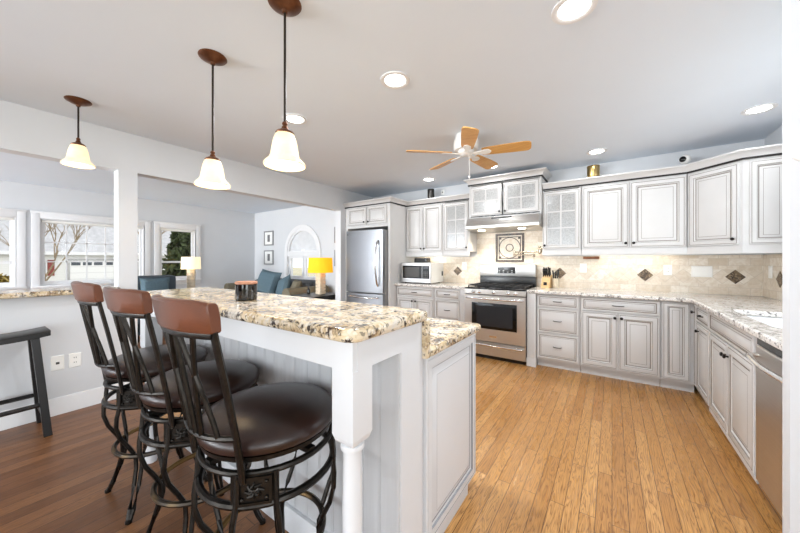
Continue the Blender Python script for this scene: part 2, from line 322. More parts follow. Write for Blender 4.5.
# ------------------------------------------------------------------ mesh helpers
WLOC = {}
class MB:
    """collects shapes; build() links them as ONE mesh object"""
    def __init__(s): s.bm = bmesh.new(); s.mi = 0
    def _f(s, vs):
        try:
            f = s.bm.faces.new(vs); f.material_index = s.mi; return f
        except ValueError: return None
    def v(s, p): return s.bm.verts.new(p)
    def box(s, x0, x1, y0, y1, z0, z1, bev=0.0):
        a = [s.v(p) for p in ((x0, y0, z0), (x1, y0, z0), (x1, y1, z0), (x0, y1, z0), (x0, y0, z1), (x1, y0, z1), (x1, y1, z1), (x0, y1, z1))]
        fs = [s._f([a[i] for i in q]) for q in ((0, 3, 2, 1), (4, 5, 6, 7), (0, 1, 5, 4), (1, 2, 6, 5), (2, 3, 7, 6), (3, 0, 4, 7))]
        if bev > 0:
            es = list({e for f in fs for e in f.edges})
            r = bmesh.ops.bevel(s.bm, geom=es, offset=bev, segments=2, profile=0.6, affect='EDGES')
            for f in r['faces']: f.material_index = s.mi
        return s
    def fbox(s, fr, a0, a1, b0, b1, h0, h1):
        P = [fr(a, b, h) for h in (h0, h1) for a, b in ((a0, b0), (a1, b0), (a1, b1), (a0, b1))]
        q = [s.v(p) for p in P]
        for i in ((3, 2, 1, 0), (4, 5, 6, 7), (0, 1, 5, 4), (1, 2, 6, 5), (2, 3, 7, 6), (3, 0, 4, 7)): s._f([q[k] for k in i])
        return s
    def prism(s, poly, z0, z1):
        lo_ = [s.v((x, y, z0)) for x, y in poly]; hi = [s.v((x, y, z1)) for x, y in poly]; n = len(poly)
        s._f(lo_[::-1]); s._f(hi)
        for i in range(n): s._f([lo_[i], lo_[(i+1) % n], hi[(i+1) % n], hi[i]])
        return s
    def lathe(s, prof, c=(0, 0, 0), seg=24, caps=True, axis='z', sx=1, sy=1):
        rings = []
        for r, z in prof:
            ring = []
            for k in range(seg):
                t = 2*PI*k/seg; a, b = r*math.cos(t)*sx, r*math.sin(t)*sy
                p = (a, b, z) if axis == 'z' else ((a, -z, b) if axis == 'y' else (z, a, b))
                ring.append(s.v((p[0]+c[0], p[1]+c[1], p[2]+c[2])))
            rings.append(ring)
        for i in range(len(rings)-1):
            for k in range(seg): s._f([rings[i][k], rings[i][(k+1) % seg], rings[i+1][(k+1) % seg], rings[i+1][k]])
        if caps:
            if prof[0][0] > 1e-5: s._f(rings[0][::-1])
            if prof[-1][0] > 1e-5: s._f(rings[-1])
        return s
    def cyl(s, c, r, h, seg=20, axis='z'): return s.lathe([(r, 0), (r, h)], c, seg, True, axis)
    def tube(s, pts, r, seg=8, flat=1.0, closed=False, up=(0, 0, 1)):
        pts = [Vector(p) for p in pts]; n = len(pts); rings = []
        rr = r if isinstance(r, (list, tuple)) else [r]*n
        for i, p in enumerate(pts):
            if closed: t = pts[(i+1) % n]-pts[i-1]
            else: t = pts[min(i+1, n-1)]-pts[max(i-1, 0)]
            t.normalize(); u = Vector(up)
            if abs(t.dot(u)) > 0.95: u = Vector((0, 1, 0)) if abs(t.y) < .9 else Vector((1, 0, 0))
            a = t.cross(u).normalized(); b = a.cross(t).normalized()
            rings.append([s.v(p+a*(rr[i]*math.cos(2*PI*k/seg))+b*(rr[i]*flat*math.sin(2*PI*k/seg))) for k in range(seg)])
        m = n if closed else n-1
        for i in range(m):
            A, B = rings[i], rings[(i+1) % n]
            for k in range(seg): s._f([A[k], A[(k+1) % seg], B[(k+1) % seg], B[k]])
        if not closed: s._f(rings[0][::-1]); s._f(rings[-1])
        return s
    def loops(s, fr, a0, a1, b0, b1, prof, fillmat=0):
        """nested rectangles: prof = [(inset, height, material of the ring that ends here)]; last one is filled"""
        prev = None
        for ins, h, mi in prof:
            ring = [s.v(fr(a, b, h)) for a, b in ((a0+ins, b0+ins), (a1-ins, b0+ins), (a1-ins, b1-ins), (a0+ins, b1-ins))]
            if prev:
                s.mi = mi
                for k in range(4): s._f([prev[k], prev[(k+1) % 4], ring[(k+1) % 4], ring[k]])
            prev = ring
        if fillmat is not None: s.mi = fillmat; s._f(prev)
        s.mi = 0; return s
    def sweep(s, path, prof, closed=False, mats=None):
        """path: 2-D points; prof: [(out, z)]; out is to the right-hand side of the walking direction"""
        n = len(path); rings = []
        for i in range(n):
            p = Vector(path[i])
            d0 = (p-Vector(path[i-1])).normalized() if (i > 0 or closed) else None
            d1 = (Vector(path[(i+1) % n])-p).normalized() if (i < n-1 or closed) else None
            if d0 is None: d0 = d1
            if d1 is None: d1 = d0
            n0, n1 = Vector((d0.y, -d0.x)), Vector((d1.y, -d1.x))
            m = n0+n1; m = m/(m.dot(n0)) if m.length > 1e-6 else n0
            rings.append([s.v((p.x+m.x*o, p.y+m.y*o, z)) for o, z in prof])
        k = len(prof)
        for i in range(n if closed else n-1):
            A, B = rings[i], rings[(i+1) % n]
            for j in range(k):
                s.mi = mats[j] if mats else 0
                s._f([A[j], A[(j+1) % k], B[(j+1) % k], B[j]])
        s.mi = 0
        if not closed: s._f(rings[0]); s._f(rings[-1][::-1])
        return s
    def sphere(s, c, r, sx=1, sy=1, sz=1, seg=16):
        prof = [(max(1e-4, r*math.sin(PI*i/10))*1.0, -r*sz*math.cos(PI*i/10)) for i in range(11)]
        return s.lathe(prof, c, seg, False, 'z', sx, sy)
    def build(s, name, mats, parent=None, smooth=True, world=True, bevel=0.0, subsurf=0, segs=2):
        if not isinstance(mats, (list, tuple)): mats = [mats]
        off = Vector((0, 0, 0))
        if parent is not None and world: off = WLOC.get(parent.as_pointer(), Vector((0, 0, 0)))
        bmesh.ops.remove_doubles(s.bm, verts=s.bm.verts, dist=1e-5)
        bmesh.ops.recalc_face_normals(s.bm, faces=s.bm.faces)
        if off.length > 0:
            for vv in s.bm.verts: vv.co -= off
        me = bpy.data.meshes.new(name); s.bm.to_mesh(me); s.bm.free()
        for m in mats: me.materials.append(M[m] if isinstance(m, str) else m)
        if smooth:
            me.shade_smooth(); me.set_sharp_from_angle(angle=math.radians(38))
        o = bpy.data.objects.new(name, me); COL.objects.link(o)
        if parent is not None: o.parent = parent; WLOC[o.as_pointer()] = off
        if bevel > 0:
            b = o.modifiers.new('b', 'BEVEL'); b.width = bevel; b.segments = segs; b.limit_method = 'ANGLE'; b.angle_limit = math.radians(50); b.harden_normals = False
        if subsurf:
            d = o.modifiers.new('s', 'SUBSURF'); d.levels = subsurf; d.render_levels = subsurf
        return o

def tag(o, label, cat, group=None, kind=None):
    o['label'] = label; o['category'] = cat
    if group: o['group'] = group
    if kind: o['kind'] = kind
    return o
def thing(name, label, cat, loc=(0, 0, 0), group=None, rz=0.0):
    o = bpy.data.objects.new(name, None); COL.objects.link(o); o.empty_display_size = 0.05
    o.location = loc; o.rotation_euler = (0, 0, rz); WLOC[o.as_pointer()] = Vector(loc)
    return tag(o, label, cat, group)
def struct(name, mb, mats, parent=None, **kw):
    o = mb.build(name, mats, parent, **kw)
    if parent is None: o['kind'] = 'structure'
    return o
def sroot(name, loc):
    o = bpy.data.objects.new(name, None); COL.objects.link(o); o.location = loc; o.empty_display_size = .05
    WLOC[o.as_pointer()] = Vector(loc); o['kind'] = 'structure'; return o
def copy_tree(o, loc, label=None, rz=None):
    c = o.copy(); COL.objects.link(c); c.location = loc
    if rz is not None: c.rotation_euler = (0, 0, rz)
    if label: c['label'] = label
    for ch in list(o.children):
        d = ch.copy(); COL.objects.link(d); d.parent = c
        for g in list(ch.children):
            e = g.copy(); COL.objects.link(e); e.parent = d
    return c
def frame(o, u, n):
    o, u, n = Vector(o), Vector(u).normalized(), Vector(n).normalized()
    return lambda a, b, h: tuple(o+u*a+Vector((0, 0, b))+n*h)
def facing_front(yf): return frame((0, yf, 0), (1, 0, 0), (0, -1, 0))        # a = world x, b = world z
def facing_left(xf): return frame((xf, 0, 0), (0, -1, 0), (-1, 0, 0))        # a = -world y
def facing_right(xf): return frame((xf, 0, 0), (0, 1, 0), (1, 0, 0))         # a = world y

# raised-panel profile, scaled to the door
def prof_door(k=1.0, t=0.02):
    return [(0, 0, 0), (0, t-.003, 0), (.003, t, 0), (.0105*k, t, 0), (.0125*k, t-.002, 1), (.0155*k, t, 1), (.050*k, t, 0), (.053*k, t-.005, 1), (.063*k, t-.011, 0), (.0665*k, t-.013, 1),
            (.071*k, t-.012, 1), (.095*k, t-.003, 0), (.097*k, t-.0035, 1), (.0985*k, t-.003, 1)]
def prof_drawer(k=1.0, t=0.02):
    return [(0, 0, 0), (0, t-.003, 0), (.003, t, 0), (.018*k, t, 0), (.021*k, t-.004, 1), (.027*k, t-.006, 1), (.036*k, t-.002, 0), (.038*k, t-.003, 1), (.0395*k, t-.002, 1)]

def knob(parent, fr, a, b, h=0.02):
    mb = MB(); c = Vector(fr(a, b, h)); n = (Vector(fr(0, 0, 1))-Vector(fr(0, 0, 0))).normalized()
    prof = [(.006, 0), (.005, .012), (.0135, .016), (.015, .022), (.011, .028), (.001, .030)]
    u = (Vector(fr(1, 0, 0))-Vector(fr(0, 0, 0))).normalized(); z = Vector((0, 0, 1)); rings = []
    for r, d in prof: rings.append([mb.v(c+n*d+u*(r*math.cos(2*PI*k/12))+z*(r*math.sin(2*PI*k/12))) for k in range(12)])
    for i in range(len(rings)-1):
        for k in range(12): mb._f([rings[i][k], rings[i][(k+1) % 12], rings[i+1][(k+1) % 12], rings[i+1][k]])
    mb._f(rings[0][::-1]); mb._f(rings[-1])
    return mb.build('knob', 'knob', parent)
def pull(parent, fr, a, b, L=0.085, h=0.02):
    mb = MB()
    mb.tube([fr(a-L/2, b, h-.002), fr(a-L/2+.006, b, h+.018), fr(a-L/4, b, h+.026), fr(a, b, h+.028), fr(a+L/4, b, h+.026), fr(a+L/2-.006, b, h+.018), fr(a+L/2, b, h-.002)], .0048, 8)
    return mb.build('pull', 'knob', parent)
def door(parent, fr, a0, a1, b0, b1, kn=None, k=1.0, mats=('cab', 'glaze'), name='door'):
    d = MB().loops(fr, a0, a1, b0, b1, prof_door(k)).build(name, list(mats), parent)
    if kn: knob(d, fr, kn[0], kn[1])
    return d
def drawer(parent, fr, a0, a1, b0, b1, pl=True, k=1.0, mats=('cab', 'glaze'), L=0.085, name='drawer'):
    d = MB().loops(fr, a0, a1, b0, b1, prof_drawer(k)).build(name, list(mats), parent)
    if pl: pull(d, fr, (a0+a1)/2, (b0+b1)/2, L)
    return d
def glass_door(parent, fr, a0, a1, b0, b1, cols, rows, kn, fw=0.055):
    mb = MB(); t = .02
    mb.loops(fr, a0, a1, b0, b1, [(0, 0, 0), (0, t-.003, 0), (.003, t, 0), (.0105, t, 0), (.0125, t-.002, 1), (.0155, t, 1), (fw-.012, t, 0), (fw-.009, t-.005, 1), (fw, t-.008, 0), (fw, 0, 0)], None)
    A0, A1, B0, B1 = a0+fw, a1-fw, b0+fw, b1-fw
    for i in range(1, cols):
        x = A0+(A1-A0)*i/cols; mb.fbox(fr, x-.008, x+.008, B0, B1, .002, .013)
    for j in range(1, rows):
        z = B0+(B1-B0)*j/rows; mb.fbox(fr, A0, A1, z-.008, z+.008, .002, .0125)
    d = mb.build('door', ['cab', 'glaze'], parent)
    MB().fbox(fr, A0-.004, A1+.004, B0-.004, B1+.004, .003, .007).build('glass_pane', 'cabglass', d)
    knob(d, fr, *kn)
    return d

# ================================================================== SETTING
CEIL = 2.47
PX = -3.76            # kitchen face of the partition with the pass-through
FW = -7.55            # family-room window wall
FY = 4.38             # family-room far wall
BY = 4.55             # kitchen range wall
RX = 1.24             # kitchen sink wall
YB = -7.0

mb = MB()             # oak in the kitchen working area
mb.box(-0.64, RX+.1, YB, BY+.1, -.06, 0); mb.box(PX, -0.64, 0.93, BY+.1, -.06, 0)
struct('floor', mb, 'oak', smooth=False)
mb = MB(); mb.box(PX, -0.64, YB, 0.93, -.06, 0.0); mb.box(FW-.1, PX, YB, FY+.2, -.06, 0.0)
struct('floor', mb, 'brown_floor', smooth=False)
mb = MB(); mb.box(FW-.1, RX+.1, YB, BY+.1, CEIL, CEIL+.1)
struct('ceiling', mb, 'ceil', smooth=False)
# partition: half wall, post, header, end wall
mb = MB(); T = .13
mb.box(PX-T, PX, YB, .862, 0, .985); mb.box(PX-T, PX, .862, 1.003, 0, 2.109); mb.box(PX-T, PX, YB, 3.696, 2.109, CEIL); mb.box(PX-T, PX, 3.696, BY, 0, CEIL)
struct('wall_left', mb, 'wall', smooth=False)
mb = MB(); mb.box(PX-T, RX+.1, BY, BY+.12, 0, CEIL)
struct('wall_back', mb, 'wall', smooth=False)
# sink wall with a window over the sink (out of sight behind the wall stub)
mb = MB(); wy0, wy1, wz0, wz1 = 2.0, 3.45, 1.12, 2.1
mb.box(RX, RX+.12, 1.80, wy0, 0, CEIL); mb.box(RX, RX+.12, wy1, BY, 0, CEIL); mb.box(RX, RX+.12, wy0, wy1, 0, wz0); mb.box(RX, RX+.12, wy0, wy1, wz1, CEIL)
struct('wall_right', mb, 'wall', smooth=False)
mb = MB(); mb.box(.537, 2.2, 1.74, 1.80, 0, CEIL); mb.box(.92, 1.02, .25, 1.74, 0, CEIL)  # second box: unseen wall added to keep the right-hand fill off the stub
struct('wall_stub', mb, 'wall', smooth=False)

def win_wall(name, X, holes, y0, y1):
    mb = MB(); ys = y0
    for a, b, c, d in holes:
        mb.box(X-.14, X, ys, a, 0, CEIL); mb.box(X-.14, X, a, b, 0, c); mb.box(X-.14, X, a, b, d, CEIL); ys = b
    mb.box(X-.14, X, ys, y1, 0, CEIL); struct(name, mb, 'wall', smooth=False)
W1, W2, W3 = (-.30, .545, .85, 1.94), (.78, 2.118, .85, 1.94), (2.36, 3.02, .85, 1.94)
win_wall('wall_outer', FW, [W1, W2, W3], YB, FY)

def side_window(name, hole, c0, c1, cols=1, rows=1, sash=True):
    a, b, c, d = hole
    root = sroot(name, (FW, (a+b)/2, c))
    mb = MB()
    for y0, y1, z0, z1 in ((c0, a, c-.09, d+.09), (b, c1, c-.09, d+.09), (a, b, d, d+.09), (a, b, c-.09, c)):
        mb.box(FW-.01, FW+.028, y0, y1, z0, z1, .004)
    mb.box(FW, FW+.04, c0-.01, c1+.01, d+.085, d+.115, .004)
    mb.box(FW-.01, FW+.07, c0-.01, c1+.01, c-.02, c+.012, .005)
    # jamb liner
    for y0, y1, z0, z1 in ((a, a+.015, c, d), (b-.015, b, c, d), (a+.015, b-.015, d-.015, d), (a+.015, b-.015, c, c+.015)): mb.box(FW-.14, FW, y0, y1, z0, z1)
    mb.build('window_casing', 'trim', root)
    mb = MB(); x0, x1 = FW-.085, FW-.05; s_ = .045
    for y0, y1, z0, z1 in ((a+.015, a+.015+s_, c, d), (b-.015-s_, b-.015, c, d), (a+.015+s_, b-.015-s_, d-.015-s_, d-.015), (a+.015+s_, b-.015-s_, c+.015, c+.015+s_+.02)): mb.box(x0, x1, y0, y1, z0, z1)
    A, B, C, D = a+.06, b-.06, c+.08, d-.06
    if sash: mb.box(x0+.002, x1+.02, a+.06, b-.06, 1.215, 1.255)
    for i in range(1, cols): y = A+(B-A)*i/cols; mb.box(x0+.008, x1-.005, y-.009, y+.009, C, D)
    for j in range(1, rows): z = C+(D-C)*j/rows; mb.box(x0+.008, x1-.005, A, B, z-.009, z+.009)
    mb.build('window_sash', 'trim', root)
    MB().box(FW-.071, FW-.066, A-.01, B+.01, C-.01, D+.01).build('window_pane', 'glass', root)
    MB().box(FW-.045, FW-.005, a+.02, b-.02, d-.055, d-.018, .01).build('roller_blind', 'white', root)
    return root
side_window('window_1', W1, -.39, .635)
side_window('window_2', W2, .69, 2.208, 5, 3, False)
side_window('window_3', W3, 2.273, 3.108)

# far family-room wall with the arched window
AX, AR, AS = -5.64, .53, 1.44     # centre, opening radius, spring line
mb = MB(); x0, x1 = AX-AR, AX+AR; y0, y1 = FY, FY+.14
mb.box(FW-.14, x0, y0, y1, 0, CEIL); mb.box(x1, PX-T, y0, y1, 0, CEIL); mb.box(x0, x1, y0, y1, 0, .86)
N = 20; arc = [(AX-AR*math.cos(PI*i/N), AS+AR*math.sin(PI*i/N)) for i in range(N+1)]
for i in range(N):
    (xa, za), (xb, zb) = arc[i], arc[i+1]
    f = [mb.v((xa, y, z)) for y in (y0, y1) for z in (za, CEIL)]; g = [mb.v((xb, y, z)) for y in (y0, y1) for z in (zb, CEIL)]
    mb._f([f[0], g[0], g[1], f[1]]); mb._f([f[2], f[3], g[3], g[2]]); mb._f([f[0], f[2], g[2], g[0]]); mb._f([f[1], g[1], g[3], f[3]])
struct('wall_far', mb, 'wall', smooth=False)
root = sroot('window_4', (AX, FY, .86))
mb = MB()
def arcband(mb, r0, r1, ya, yb, a0=0, a1=PI, n=28, cz=AS):
    pr = None
    for i in range(n+1):
        t = a0+(a1-a0)*i/n; q = [mb.v((AX-r*math.cos(t), y, cz+r*math.sin(t))) for r, y in ((r0, ya), (r1, ya), (r1, yb), (r0, yb))]
        if pr:
            for k in range(4): mb._f([pr[k], pr[(k+1) % 4], q[(k+1) % 4], q[k]])
        pr = q
arcband(mb, AR-.01, AR+.085, FY-.03, FY+.02); arcband(mb, AR-.05, AR, FY-.01, FY+.1)
for xa in (x0-.085, x1-.01): mb.box(xa, xa+.095, FY-.03, FY+.02, .866, AS)
mb.box(x0-.1, x1+.1, FY-.08, FY, .835, .865, .005); mb.box(x0, x1, FY-.02, FY+.1, AS-.08, AS+.03)
mb.build('window_casing', 'trim', root)
mb = MB()
for xa, xb in ((x0, AX-.005), (AX+.005, x1)):
    for a, b, c, d in ((xa, xa+.075, .86, AS-.08), (xb-.055, xb, .86, AS-.08), (xa+.075, xb-.055, .86, .92), (xa+.075, xb-.055, AS-.13, AS-.08)): mb.box(a, b, FY+.03, FY+.07, c, d)
mb.build('window_sash', 'trim', root)
MB().box(x0+.01, x1-.01, FY+.048, FY+.053, .87, AS-.05).build('window_pane', 'glass', root)
mb = MB(); n = 26; prev = None; cz = AS+.035; c0_ = mb.v((AX, FY+.02, cz))
for i in range(2*n+1):
    t = PI*i/(2*n); y = FY+.012+(.035 if i % 2 else 0); q = mb.v((AX-(AR-.05)*math.cos(t), y, cz+(AR-.085)*math.sin(t))); qi = mb.v((AX-.05*math.cos(t), FY+.02, cz+.05*math.sin(t)))
    if prev: mb._f([prev[0], q, qi, prev[1]])
    prev = (q, qi)
mb.build('sunburst_shade', 'shadefan', root, smooth=False)
mb = MB(); mb.lathe([(.001, 0), (.05, 0), (.045, .02), (.001, .024)], (AX, FY+.012, cz), 20, False, 'y'); mb.build('shade_hub', 'white', root)

# window over the sink
root = sroot('window_5', (RX, (wy0+wy1)/2, wz0)); mb = MB()
for a, b, c, d in ((wy0-.08, wy0, wz0-.08, wz1+.08), (wy1, wy1+.08, wz0-.08, wz1+.08), (wy0, wy1, wz1, wz1+.08), (wy0, wy1, wz0-.08, wz0)): mb.box(RX-.02, RX+.1, a, b, c, d)
mb.box(RX+.04, RX+.09, wy0, wy0+.05, wz0, wz1); mb.box(RX+.04, RX+.09, wy1-.05, wy1, wz0, wz1); mb.box(RX+.04, RX+.09, wy0, wy1, wz1-.05, wz1); mb.box(RX+.04, RX+.09, wy0, wy1, wz0, wz0+.05)
mb.box(RX+.04, RX+.09, (wy0+wy1)/2-.03, (wy0+wy1)/2+.03, wz0, wz1)
mb.build('window_casing', 'trim', root)
MB().box(RX+.062, RX+.067, wy0+.03, wy1-.03, wz0+.03, wz1-.03).build('window_pane', 'glass', root)

# baseboards
bprof = [(0, 0), (.016, 0), (.016, .10), (.012, .112), (.012, .122), (.006, .138), (0, .14)]
mb = MB(); mb.sweep([(PX, 1.003), (PX, YB)][::-1], bprof); struct('baseboard_left', mb, 'trim')
mb = MB(); mb.sweep([(FW, YB), (FW, FY), (PX-T, FY)], bprof); struct('baseboard_outer', mb, 'trim')
# granite ledge on the half wall
mb = MB(); mb.box(PX-T-.12, PX+.10, YB, .858, .9855, 1.027)
o = mb.build('granite_ledge', 'gold', bevel=.012, segs=3)
tag(o, 'granite ledge capping the grey half wall by the white post', 'ledge')

# ------------------------------------------------------------------ outside
mb = MB(); mb.box(-90, 30, -50, 60, -1.0, -.9); struct('ground', mb, 'snow', smooth=False)
mb = MB(); mb.box(-33, -24, -50, 60, -.9, -.88); struct('road', mb, 'asphalt', smooth=False)

def gable(mb, x0, x1, y0, y1, ze, zr, along='y', over=.4, th=.18):
    if along == 'y':
        xm = (x0+x1)/2
        for s_ in (0, 1):
            xa, xb = (x0-over, xm) if s_ == 0 else (x1+over, xm)
            dz = (zr-ze)/(xm-x0)*over
            P = [(xa, y0-over, ze-dz), (xb, y0-over, zr), (xb, y1+over, zr), (xa, y1+over, ze-dz)]
            lo_ = [mb.v(p) for p in P]; hi = [mb.v((p[0], p[1], p[2]+th)) for p in P]
            mb._f(lo_); mb._f(hi)
            for k in range(4): mb._f([lo_[k], lo_[(k+1) % 4], hi[(k+1) % 4], hi[k]])
def house(name, label, x0, x1, y0, y1, z0, ze, zr, wallm, openings):
    r = thing(name, label, 'house', ((x0+x1)/2, (y0+y1)/2, z0))
    mb = MB(); mb.box(x0, x1, y0, y1, z0, ze); xm = (x0+x1)/2
    for y in (y0, y1):
        f = [mb.v((x0, y, ze)), mb.v((x1, y, ze)), mb.v((xm, y, zr-.05))]; mb._f(f)
    mb.build('wall', wallm, r, smooth=False)
    mb = MB(); gable(mb, x0, x1, y0, y1, ze, zr); mb.build('roof', 'roofg', r, smooth=False)
    MB().box(x1+.3, x1+.42, y0-.4, y1+.4, ze-.28, ze-.02).build('gutter', 'trim', r, smooth=False)
    for kind, a, b, c, d in openings:
        if kind == 'garage':
            g = MB().box(x1, x1+.05, a, b, c, d).build('garage_door', 'garage', r, smooth=False)
            q = MB(); n = 4
            for i in range(n): q.box(x1+.045, x1+.06, a+(b-a)*(i+.1)/n, a+(b-a)*(i+.9)/n, d-.42, d-.14)
            q.build('window', 'winglass', g, smooth=False)
            q = MB(); q.box(x1, x1+.08, a-.14, a, c, d+.14); q.box(x1, x1+.08, b, b+.14, c, d+.14); q.box(x1, x1+.08, a, b, d, d+.14); q.build('door_trim', 'roofg', g, smooth=False)
        else:
            g = MB().box(x1, x1+.06, a, b, c, d).build('window', 'trim', r, smooth=False)
            MB().box(x1+.055, x1+.07, a+.08, b-.08, c+.08, d-.08).build('pane', 'winglass', g, smooth=False)
            if kind == 'shut':
                for s_ in (a-.42, b+.04): MB().box(x1, x1+.05, s_, s_+.38, c, d).build('shutter', 'red', g, smooth=False)
    return r
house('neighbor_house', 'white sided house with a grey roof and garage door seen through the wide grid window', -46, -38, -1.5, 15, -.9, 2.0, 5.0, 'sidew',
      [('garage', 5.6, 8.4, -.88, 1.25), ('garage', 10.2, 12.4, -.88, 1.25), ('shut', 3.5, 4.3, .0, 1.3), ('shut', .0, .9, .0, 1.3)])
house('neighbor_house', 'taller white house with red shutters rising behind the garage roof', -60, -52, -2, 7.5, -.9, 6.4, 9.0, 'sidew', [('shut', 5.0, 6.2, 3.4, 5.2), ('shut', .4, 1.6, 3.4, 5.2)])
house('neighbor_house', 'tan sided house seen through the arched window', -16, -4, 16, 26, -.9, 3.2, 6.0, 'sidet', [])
def branches(mb, p, d, L, r, depth):
    q = p+d*L; mb.tube([p, (p+q)/2+Vector((R.uniform(-.05, .05)*L, R.uniform(-.05, .05)*L, 0)), q], [r, r*.85, r*.65], 6)
    if depth == 0: return
    for k in range(3 if depth > 1 else 2):
        e = (d+Vector((R.uniform(-.7, .7), R.uniform(-.7, .7), R.uniform(.0, .5)))).normalized()
        branches(mb, q-d*L*R.uniform(0, .3), e, L*R.uniform(.6, .8), r*.6, depth-1)
def bare_tree(x, y, h, label, dep=4):
    r = thing('bare_tree', label, 'tree', (x, y, -.9), 'bare trees outside the windows')
    mb = MB(); mb.tube([(0, 0, 0), (.03, .02, h*.18), (0, 0, h*.33)], [.07*h/5, .06*h/5, .05*h/5], 8); mb.build('trunk', 'bark', r, world=False)
    mb = MB()
    for k in range(4):
        branches(mb, Vector((0, 0, h*(.22+.03*k))), Vector((R.uniform(-.6, .6), R.uniform(-.6, .6), 1)).normalized(), h*.24, .03*h/5, dep)
    mb.build('branches', 'bark', r, world=False)
bare_tree(-17.5, 1.9, 5.2, 'bare branching tree in front of the white house with the garage')
bare_tree(-24, 6.9, 8.0, 'bare tree behind the evergreen, seen through the sash window by the lamp')
bare_tree(-34, 15.5, 9.0, 'bare tree far behind the evergreen beside the sash window frame')
def leafy(name, label, cat, x, y, z, rx, rz, n, m, leaf=.12, cone=True, part='foliage'):
    r = thing(name, label, cat, (x, y, z))
    mb = MB()
    for i in range(n):
        t = R.random(); ang = R.uniform(0, 2*PI)
        rr = rx*((1-t)**.8 if cone else math.sqrt(max(0, 1-(2*t-1)**2)))*R.uniform(.55, 1.05)
        c = Vector((rr*math.cos(ang), rr*math.sin(ang), .15+t*rz))
        a = Vector((R.gauss(0, 1), R.gauss(0, 1), R.gauss(0, 1))).normalized()*leaf; b = a.cross(Vector((R.gauss(0, 1), R.gauss(0, 1), R.gauss(0, 1)))).normalized()*leaf*.55
        mb._f([mb.v(c-a), mb.v(c+b), mb.v(c+a), mb.v(c-b)])
    mb.build(part, m, r, smooth=False, world=False)
    mb = MB(); mb.tube([(0, 0, 0), (0, 0, rz*.8)], [rx*.1, rx*.03], 8); mb.build('trunk', 'bark', r, world=False)
leafy('evergreen_tree', 'dark conical evergreen tree outside the sash window behind the cream lamp', 'tree', -14.0, 5.35, -.9, 1.15, 4.6, 4200, 'ever', .15)
leafy('bush', 'brown bush outside the window at the far left edge', 'bush', -14.5, .55, -.9, .9, 1.6, 900, 'shrub', .12, False)
leafy('bush', 'yellow green bush outside the arched window', 'bush', -8.0, 9.0, -.9, 1.0, 2.1, 900, 'shrub', .13, False)

# ================================================================== BASE CABINETS, RANGE WALL
BF = 3.96                         # carcass front; doors stand 20 mm proud
fb = facing_front(BF)
def base_cab(name, label, x0, x1, y0=BF, toe=True):
    r = thing(name, label, 'cabinet', ((x0+x1)/2, (y0+BY)/2, 0))
    MB().box(x0, x1, y0, BY-.005, .10, .874).build('body', 'cab', r, smooth=False)
    if toe: MB().box(x0, x1, y0+.07, BY-.01, 0, .10).build('toe_kick', 'cab', r, smooth=False)
    return r
r = base_cab('base_cabinet', 'white base cabinet under the microwave with one drawer over two doors', -2.795, -2.125)
drawer(r, fb, -2.775, -2.14, .722, .855); door(r, fb, -2.775, -2.461, .125, .70, (-2.487, .655), .8); door(r, fb, -2.455, -2.14, .125, .70, (-2.429, .655), .8)
r = base_cab('base_cabinet', 'narrow white drawer base cabinet just left of the range', -2.12, -1.705)
for b0, b1 in ((.722, .855), (.43, .705), (.125, .413)): drawer(r, fb, -2.10, -1.725, b0, b1)
r = base_cab('base_cabinet', 'white base cabinet with three stacked drawers right of the range', -.74, -.295)
for b0, b1 in ((.722, .862), (.425, .71), (.122, .412)): drawer(r, fb, -.728, -.308, b0, b1)
r = base_cab('base_cabinet', 'white base cabinet with one wide drawer over two doors by the corner', -.29, .395)
drawer(r, fb, -.278, .383, .722, .862, L=.10); door(r, fb, -.278, .049, .122, .71, (.025, .665)); door(r, fb, .056, .383, .122, .71, (.082, .665))
r = base_cab('corner_cabinet', 'white corner base cabinet with a tall narrow door', .40, .648)
door(r, fb, .408, .605, .122, .862, None, .75)

def pilaster(label, x0, x1):
    r = thing('pilaster', label, 'pilaster', ((x0+x1)/2, 4.0, 0), 'fluted posts flanking the range')
    MB().box(x0, x1, BF-.045, BY-.01, .002, .874, .003).build('post', 'cab', r)
    mb = MB(); c = (x0+x1)/2
    for dx in (-.022, 0, .022): mb.fbox(facing_front(BF-.045), c+dx-.006, c+dx+.006, .14, .80, -.002, .006)
    mb.fbox(facing_front(BF-.045), x0-.004, x1+.004, .002, .10, 0, .01)
    mb.build('fluting', 'cab', r); return r
pilaster('narrow white post left of the range', -1.70, -1.622)
pilaster('narrow white post right of the range', -.842, -.745)

# ================================================================== BASE CABINETS, SINK WALL
SF = .65; fs = facing_left(SF)
def side_cab(name, label, y0, y1):
    r = thing(name, label, 'cabinet', ((SF+RX)/2, (y0+y1)/2, 0))
    mb = MB().box(SF, RX-.005, y0, y1, .085, .69 if name == 'sink_cabinet' else .874)
    if name == 'sink_cabinet': mb.box(SF, SF+.03, y0, y1, .69, .874)
    mb.build('body', 'cab', r, smooth=False)
    MB().box(SF+.045, RX-.01, y0, y1, 0, .085).build('toe_kick', 'cab', r, smooth=False)
    return r
r = side_cab('filler_cabinet', 'very narrow white pull-out with a knob in the inside corner', 3.845, 3.957)
d = MB().loops(fs, -3.935, -3.85, .11, .862, [(0, 0, 0), (0, .017, 0), (.003, .02, 0), (.02, .02, 0), (.022, .016, 1), (.025, .018, 1)]).build('door', ['cab', 'glaze'], r); knob(d, fs, -3.89, .79)
r = side_cab('base_cabinet', 'white base cabinet left of the sink with one drawer over one door', 3.395, 3.84)
drawer(r, fs, -3.83, -3.405, .722, .862); door(r, fs, -3.83, -3.405, .11, .71, (-3.72, .645), .9)
r = side_cab('sink_cabinet', 'white sink base cabinet with a long false front over two doors', 2.42, 3.39)
